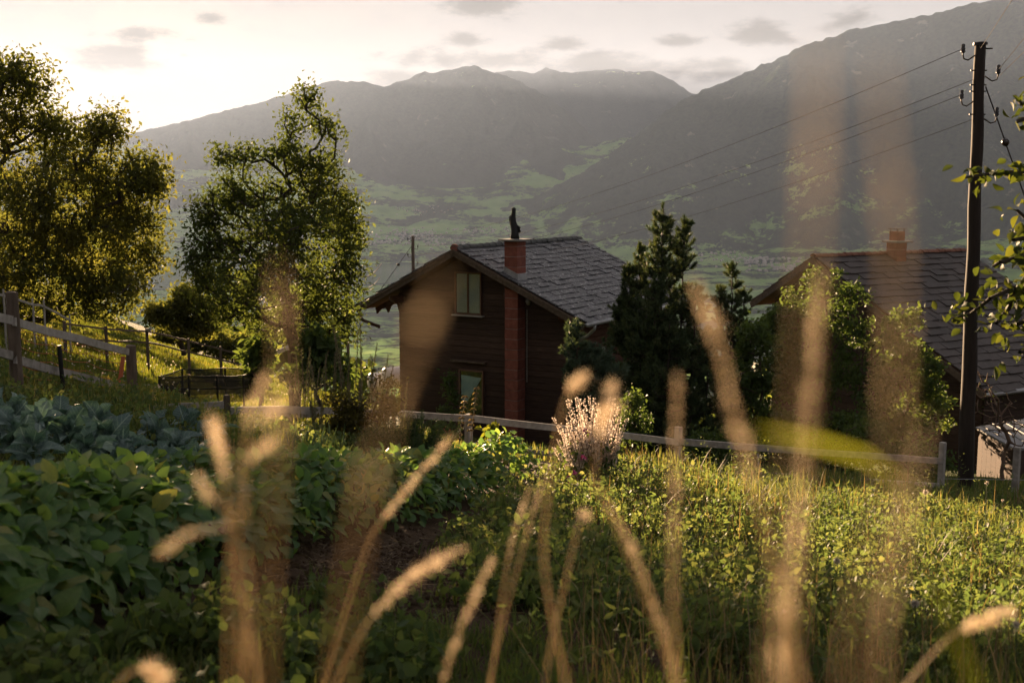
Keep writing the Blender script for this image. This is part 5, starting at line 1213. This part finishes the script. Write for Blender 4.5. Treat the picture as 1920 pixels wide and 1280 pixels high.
# straw on the dug soil
x = soil_c[0] + rng.normal(size=1500) * .9; y = soil_c[1] + rng.normal(size=1500) * 1.2; A = rng.normal(size=(1500, 3)) * np.array([1, 1, .12]); S, A2, N2 = frames(A, None, 2.0)
V, Fc = inst(NEEDLE, on_ground(x, y, .012), S, A2, N2, .006, .1 + .1 * rng.random(1500)); o = mesh_np('fallen_straw', V, Fc, M_STRAW, attr=np.repeat(rng.random(1500), 3)); o['kind'] = 'stuff'
# clods on the dug soil
nc = 2600; x = soil_c[0] + rng.normal(size=nc) * .75; y = soil_c[1] + rng.normal(size=nc) * 1.2; s_ = .008 + .022 * rng.random(nc) ** 2
OCT = (np.array([[1, 0, 0], [0, 1, 0], [-1, 0, 0], [0, -1, 0], [0, 0, .8], [0, 0, -.8]]), np.array([[0, 1, 4], [1, 2, 4], [2, 3, 4], [3, 0, 4], [1, 0, 5], [2, 1, 5], [3, 2, 5], [0, 3, 5]]))
S, A2, N2 = frames(rng.normal(size=(nc, 3))); V, Fc = inst(OCT, on_ground(x, y, s_ * .3), S, A2, N2, s_ * 1.2, s_); V += rng.normal(size=V.shape) * .002
o = mesh_np('soil_clods', V, Fc, M_GROUND); o['kind'] = 'stuff'
# hillside meadow on the left, beyond the paddock fence
n = 110000; y = 13 + 60 * rng.random(n) ** 1.3; x = -2.5 - .06 * y - rng.random(n) * (.55 * y + 3); h = .12 + .16 * vnoise(x * .8, y * .8, 12, 3) + .05 * rng.random(n)
blades('meadow_grass', on_ground(x, y), h, .012 + .0011 * y * rng.random(n), M_MEADOW, None, .8, np.clip(vnoise(x * .35, y * .35, 9, 3) + rng.normal(size=n) * .15, 0, 1))
n = 26000; y = 17 + 26 * rng.random(n); x = -3 + (.2 * y + 2) * rng.random(n); blades('verge_grass', on_ground(x, y), .12 + .2 * rng.random(n), .016 + .014 * rng.random(n), M_GRASS, None, .8)
n = 700; y = 15 + 18 * rng.random(n); x = -3.5 - .06 * y - rng.random(n) * (.4 * y); o = leaf_cloud('meadow_flowers', LEAF4, on_ground(x, y, .25 + .1 * rng.random(n)), rng.normal(size=(n, 3)), .035, .04, M_FLUFF); o['kind'] = 'stuff'
# weeds at the left edge by the fence and behind the cabbages
n = 1700; y = 11 + 4.5 * rng.random(n); x = -(.18 * y) - rng.random(n) * (.32 * y); h = .18 + .3 * rng.random(n)
blades('edge_grass', on_ground(x, y), h, .01 + .01 * rng.random(n), M_GRASS, None, .7)
n = 4500; y = 11.5 + 4 * rng.random(n); x = -(.1 * y) - rng.random(n) * (.42 * y); o = leaf_cloud('edge_weeds', LEAF6, on_ground(x, y, .05 + .28 * rng.random(n)), rng.normal(size=(n, 3)), .05, .065, M_WEED, up=1.0); o['kind'] = 'stuff'

# seed heads
def seed_head(k, px, py, d, r, lab):
    c = at(px, py, d); g = float(gz(c[0], d)); root = empty('seed_head', (c[0], d, g)); tag(root, lab, 'seed head', 'white seed heads in the weeds')
    tubes_np('stem', [[c[0] + .03, d, g], [c[0] + .012, d, (g + c[2]) / 2]], [[c[0] + .012, d, (g + c[2]) / 2], c], [.004, .003], [.003, .0025], M_STEM, root, 5)
    n = 90; A = rng.normal(size=(n, 3)); leaf_cloud('fluff', NEEDLE, np.tile(c, (n, 1)), A, r * .35, r, M_FLUFF, root, up=0)
for k, (px, py, d, lab) in enumerate([(1492, 1122, 5.6, 'white seed head beside the thick blurred column'), (1466, 1110, 5.8, 'white seed head left of its twin'), (1716, 1130, 5.4, 'white seed head low on the right'), (1880, 938, 9.5, 'white seed head by the farthest right fence post'), (1850, 905, 10, 'seed head under the utility pole'),
                                      (1735, 922, 9, 'large pale seed head right of centre'), (1470, 1145, 5.2, 'lower of three white seed heads'), (1905, 1170, 5, 'white seed head at the right edge'), (1570, 1050, 6.4, 'pale seed pair above the weeds')]):
    seed_head(k, px, py, d, .016 + .006 * (k % 3), lab)
# ------------------------------------------------------------------ grasses right in front of the lens
M_STALK = leafmat('dry_stalk', [(0, (.45, .38, .26)), (1, (.6, .52, .38))], .5, src='obj', tcol=(1.05, 1.0, .9))
M_SPIKE = leafmat('grass_spike', [(0, (.5, .42, .30)), (.5, (.64, .55, .42)), (1, (.78, .70, .56))], .68, tcol=(1.12, 1.05, .95))
M_BLADEG = leafmat('green_blade', [(0, (.13, .16, .03)), (1, (.17, .2, .035))], .6, src='obj')
def grass_stalk(label, path, head0, d, stem_r=.0011, head_r=.006, fluffy=1.0, dens=1.0, group='dry grass stalks before the lens'):
    """path: px points from the ground end to the tip; head0: how far along the seed head starts"""
    head_r *= .29; stem_r *= .5 if d < .36 else .8
    pts = [at(x, y, d * (1 + .06 * i / len(path))) for i, (x, y) in enumerate(path)]
    p = np.asarray(pts); t = np.linspace(0, 1, len(p)); tt = np.linspace(0, 1, 30)
    c = np.stack([np.interp(tt, t, p[:, i]) for i in range(3)], 1)
    for _ in range(4): c[1:-1] = (c[:-2] + 2 * c[1:-1] + c[2:]) / 4
    low = c[0]; g = float(gz(low[0], low[1])); root = empty('grass_stalk', (float(low[0]), float(low[1]), g)); tag(root, label, 'grass', group)
    e = c[0] - c[3]; e = e / np.linalg.norm(e)
    down = [np.array([low[0] + e[0] * .08, low[1] + .02, g]), low] if low[2] > g + .02 else []
    full = down[:1] + list(c) if down else list(c)
    n = len(full); b = MB(); b.tube(full, [stem_r * (1.25 - .6 * i / n) for i in range(n)], 6); b.build('stem', M_STALK, root, smooth=True)
    if head0 < 1:
        m = int(170 * dens); u = head0 + (1 - head0) * rng.random(m); q = np.stack([np.interp(u, tt, c[:, i]) for i in range(3)], 1)
        ax = np.stack([np.interp(np.clip(u + .03, 0, 1), tt, c[:, i]) - np.interp(np.clip(u - .03, 0, 1), tt, c[:, i]) for i in range(3)], 1)
        s = (u - head0) / (1 - head0); prof = np.sin(np.pi * np.clip(s * .92 + .06, 0, 1)) ** .6 * (.35 + 1.1 * vnoise(s * 9 + head0 * 31, s * 0 + path[0][0], 6, 2))
        rad = unit(np.cross(unit(ax), rng.normal(size=(m, 3)))); P = q + rad * (head_r * prof * .45 * rng.random(m))[:, None]; A = unit(ax) * .8 + rad * .75 * fluffy
        L = head_r * (.9 + .8 * rng.random(m)) * (.5 + .5 * prof); leaf_cloud('seed_head', LEAF4, P, A, L * .30, L * 1.1, M_SPIKE, root, up=0)
        k = rng.integers(0, m, m); leaf_cloud('bristles', NEEDLE, P[k], A[k] + rng.normal(size=(m, 3)) * .3, L[k] * .07, L[k] * 2.6, M_SPIKE, root, up=0)['kind'] = 'stuff'
    return root
G = grass_stalk
G('thick blurred straw stalk leaning left in front of the small round pine', [(1560, 1500), (1440, 1020), (1400, 860), (1345, 640), (1305, 530)], .35, .50, head_r=.0085)
G('upright blurred straw stalk in front of the farmhouse gable', [(1470, 1500), (1480, 1200), (1500, 950), (1525, 700), (1540, 515)], .28, .48, head_r=.0085)
G('broad pale blurred stalk right, in front of the farmhouse roof', [(1560, 1600), (1600, 1200), (1680, 850), (1680, 500), (1650, 120)], .5, .22, head_r=.0042, dens=.5)
G('faint blurred stalk crossing the right mountain', [(1400, 1700), (1480, 1100), (1510, 600), (1530, 300), (1535, 70)], .55, .21, head_r=.0036, dens=.4)
G('slim blurred stalk right of the pale flower bush', [(1285, 1500), (1260, 1150), (1265, 900), (1270, 700)], .3, .62, head_r=.006)
G('bent seed head in front of the blue pine', [(1090, 1400), (1010, 1050), (1040, 840), (1055, 760), (1075, 722), (1096, 706)], .72, .85, head_r=.011)
G('blunt pale seed head right of the bent one', [(1300, 1500), (1262, 1270), (1210, 1110), (1130, 930), (1108, 890), (1130, 800), (1150, 722)], .80, .80, head_r=.013)
G('long straw spike slanting down through the centre right', [(1330, 1500), (1275, 1280), (1230, 1140), (1180, 1010), (1110, 900)], .10, .82, head_r=.0075)
G('straw spike lying diagonally over the dug soil', [(560, 1420), (640, 1260), (690, 1160), (770, 1080), (870, 1025)], .52, .9, head_r=.013)
G('straw spike rising from the bottom centre', [(790, 1420), (835, 1260), (870, 1160), (905, 1085), (925, 1045)], .2, .95, head_r=.009)
G('thin greenish stem left of centre', [(880, 1450), (930, 1220), (960, 1100), (1000, 960), (1020, 890)], .6, 1.1, head_r=.005)
G('thin stem with a small round pale top', [(1000, 1450), (1030, 1220), (1060, 1090), (1085, 980), (1094, 968)], .95, 1.0, head_r=.011)
G('slim straw spike beside the small round top', [(900, 1450), (940, 1120), (960, 1010), (995, 910)], .55, 1.15, head_r=.007)
G('wide brown blurred stalk in front of the tall tree', [(480, 1700), (500, 1150), (520, 850), (530, 650), (522, 490)], .4, .30, head_r=.0045, dens=.6)
G('faint brown stalk in front of the chalet wall', [(600, 1700), (640, 1200), (690, 900), (780, 640), (830, 520)], .35, .24, head_r=.004, dens=.5)
G('straw spike crossing the beans towards the fence', [(600, 1300), (690, 1010), (760, 920), (850, 815)], .45, 1.1, head_r=.010)
G('pale drooping spike at the lower right', [(1620, 1450), (1690, 1290), (1780, 1190), (1840, 1165), (1900, 1142)], .6, .95, head_r=.015)
G('pale fuzzy tip at the bottom left', [(180, 1500), (200, 1330), (230, 1265), (270, 1250), (310, 1275)], .7, .8, head_r=.014)
G('straw stalk at the bottom right of centre', [(1450, 1600), (1470, 1350), (1460, 1150), (1500, 1010)], .3, .42, head_r=.007, dens=.6)
G('wide faint stalk at the lower right', [(1700, 1700), (1650, 1250), (1690, 1000), (1740, 780)], .25, .3, head_r=.0055, dens=.5)
G('short pale spike above the cabbages', [(480, 1250), (430, 1000), (420, 880), (400, 790)], .6, .75, head_r=.008)
# branching panicle on the left
pan = [[(420, 1500), (430, 1000), (455, 850), (470, 760), (500, 700)], [(445, 900), (480, 850), (520, 820)], [(450, 870), (410, 830), (395, 780)], [(462, 800), (500, 780), (525, 760)], [(430, 960), (390, 930), (370, 890)], [(432, 985), (350, 1000), (300, 1040)]]
for k, br in enumerate(pan):
    G(['main stem of the blurred panicle before the cabbages', 'panicle branch pointing right of the cabbages', 'panicle branch beside the cabbages', 'upper right panicle branch', 'lower left panicle branch', 'lowest drooping panicle branch'][k], br, .3 if k else .62, .68, stem_r=.0006, head_r=.008, dens=.45)
# green blade lying across the fence on the right
gb = empty('grass_leaf', tuple(np.array([at(1760, 1100, .40)[0], .40, float(gz(.15, .40))]))); tag(gb, 'blurred yellow-green grass blade lying across the garden fence', 'grass')
c = [at(*q) for q in ((1760, 1100, .40), (1720, 930, .40), (1630, 858, .40), (1520, 826, .40), (1410, 806, .40))]; wv = [.0005, .0009, .0022, .0026, .0005]
vs, fs = [], []
for p_, w_ in zip(c, wv): vs += [p_ - UP * w_ * .5, p_ + UP * w_ * .5 + FW * .002]
for i in range(4): fs.append((2 * i, 2 * i + 2, 2 * i + 3, 2 * i + 1))
b = MB(); b.add(vs, fs); b.build('blade', M_BLADEG, gb)
b = MB(); b.tube([np.array([c[0][0] + .03, .40, float(gz(c[0][0], .40))]), c[0] + np.array([.02, 0, -.05]), c[0]], .0015, 5); b.build('stem', M_BLADEG, gb)
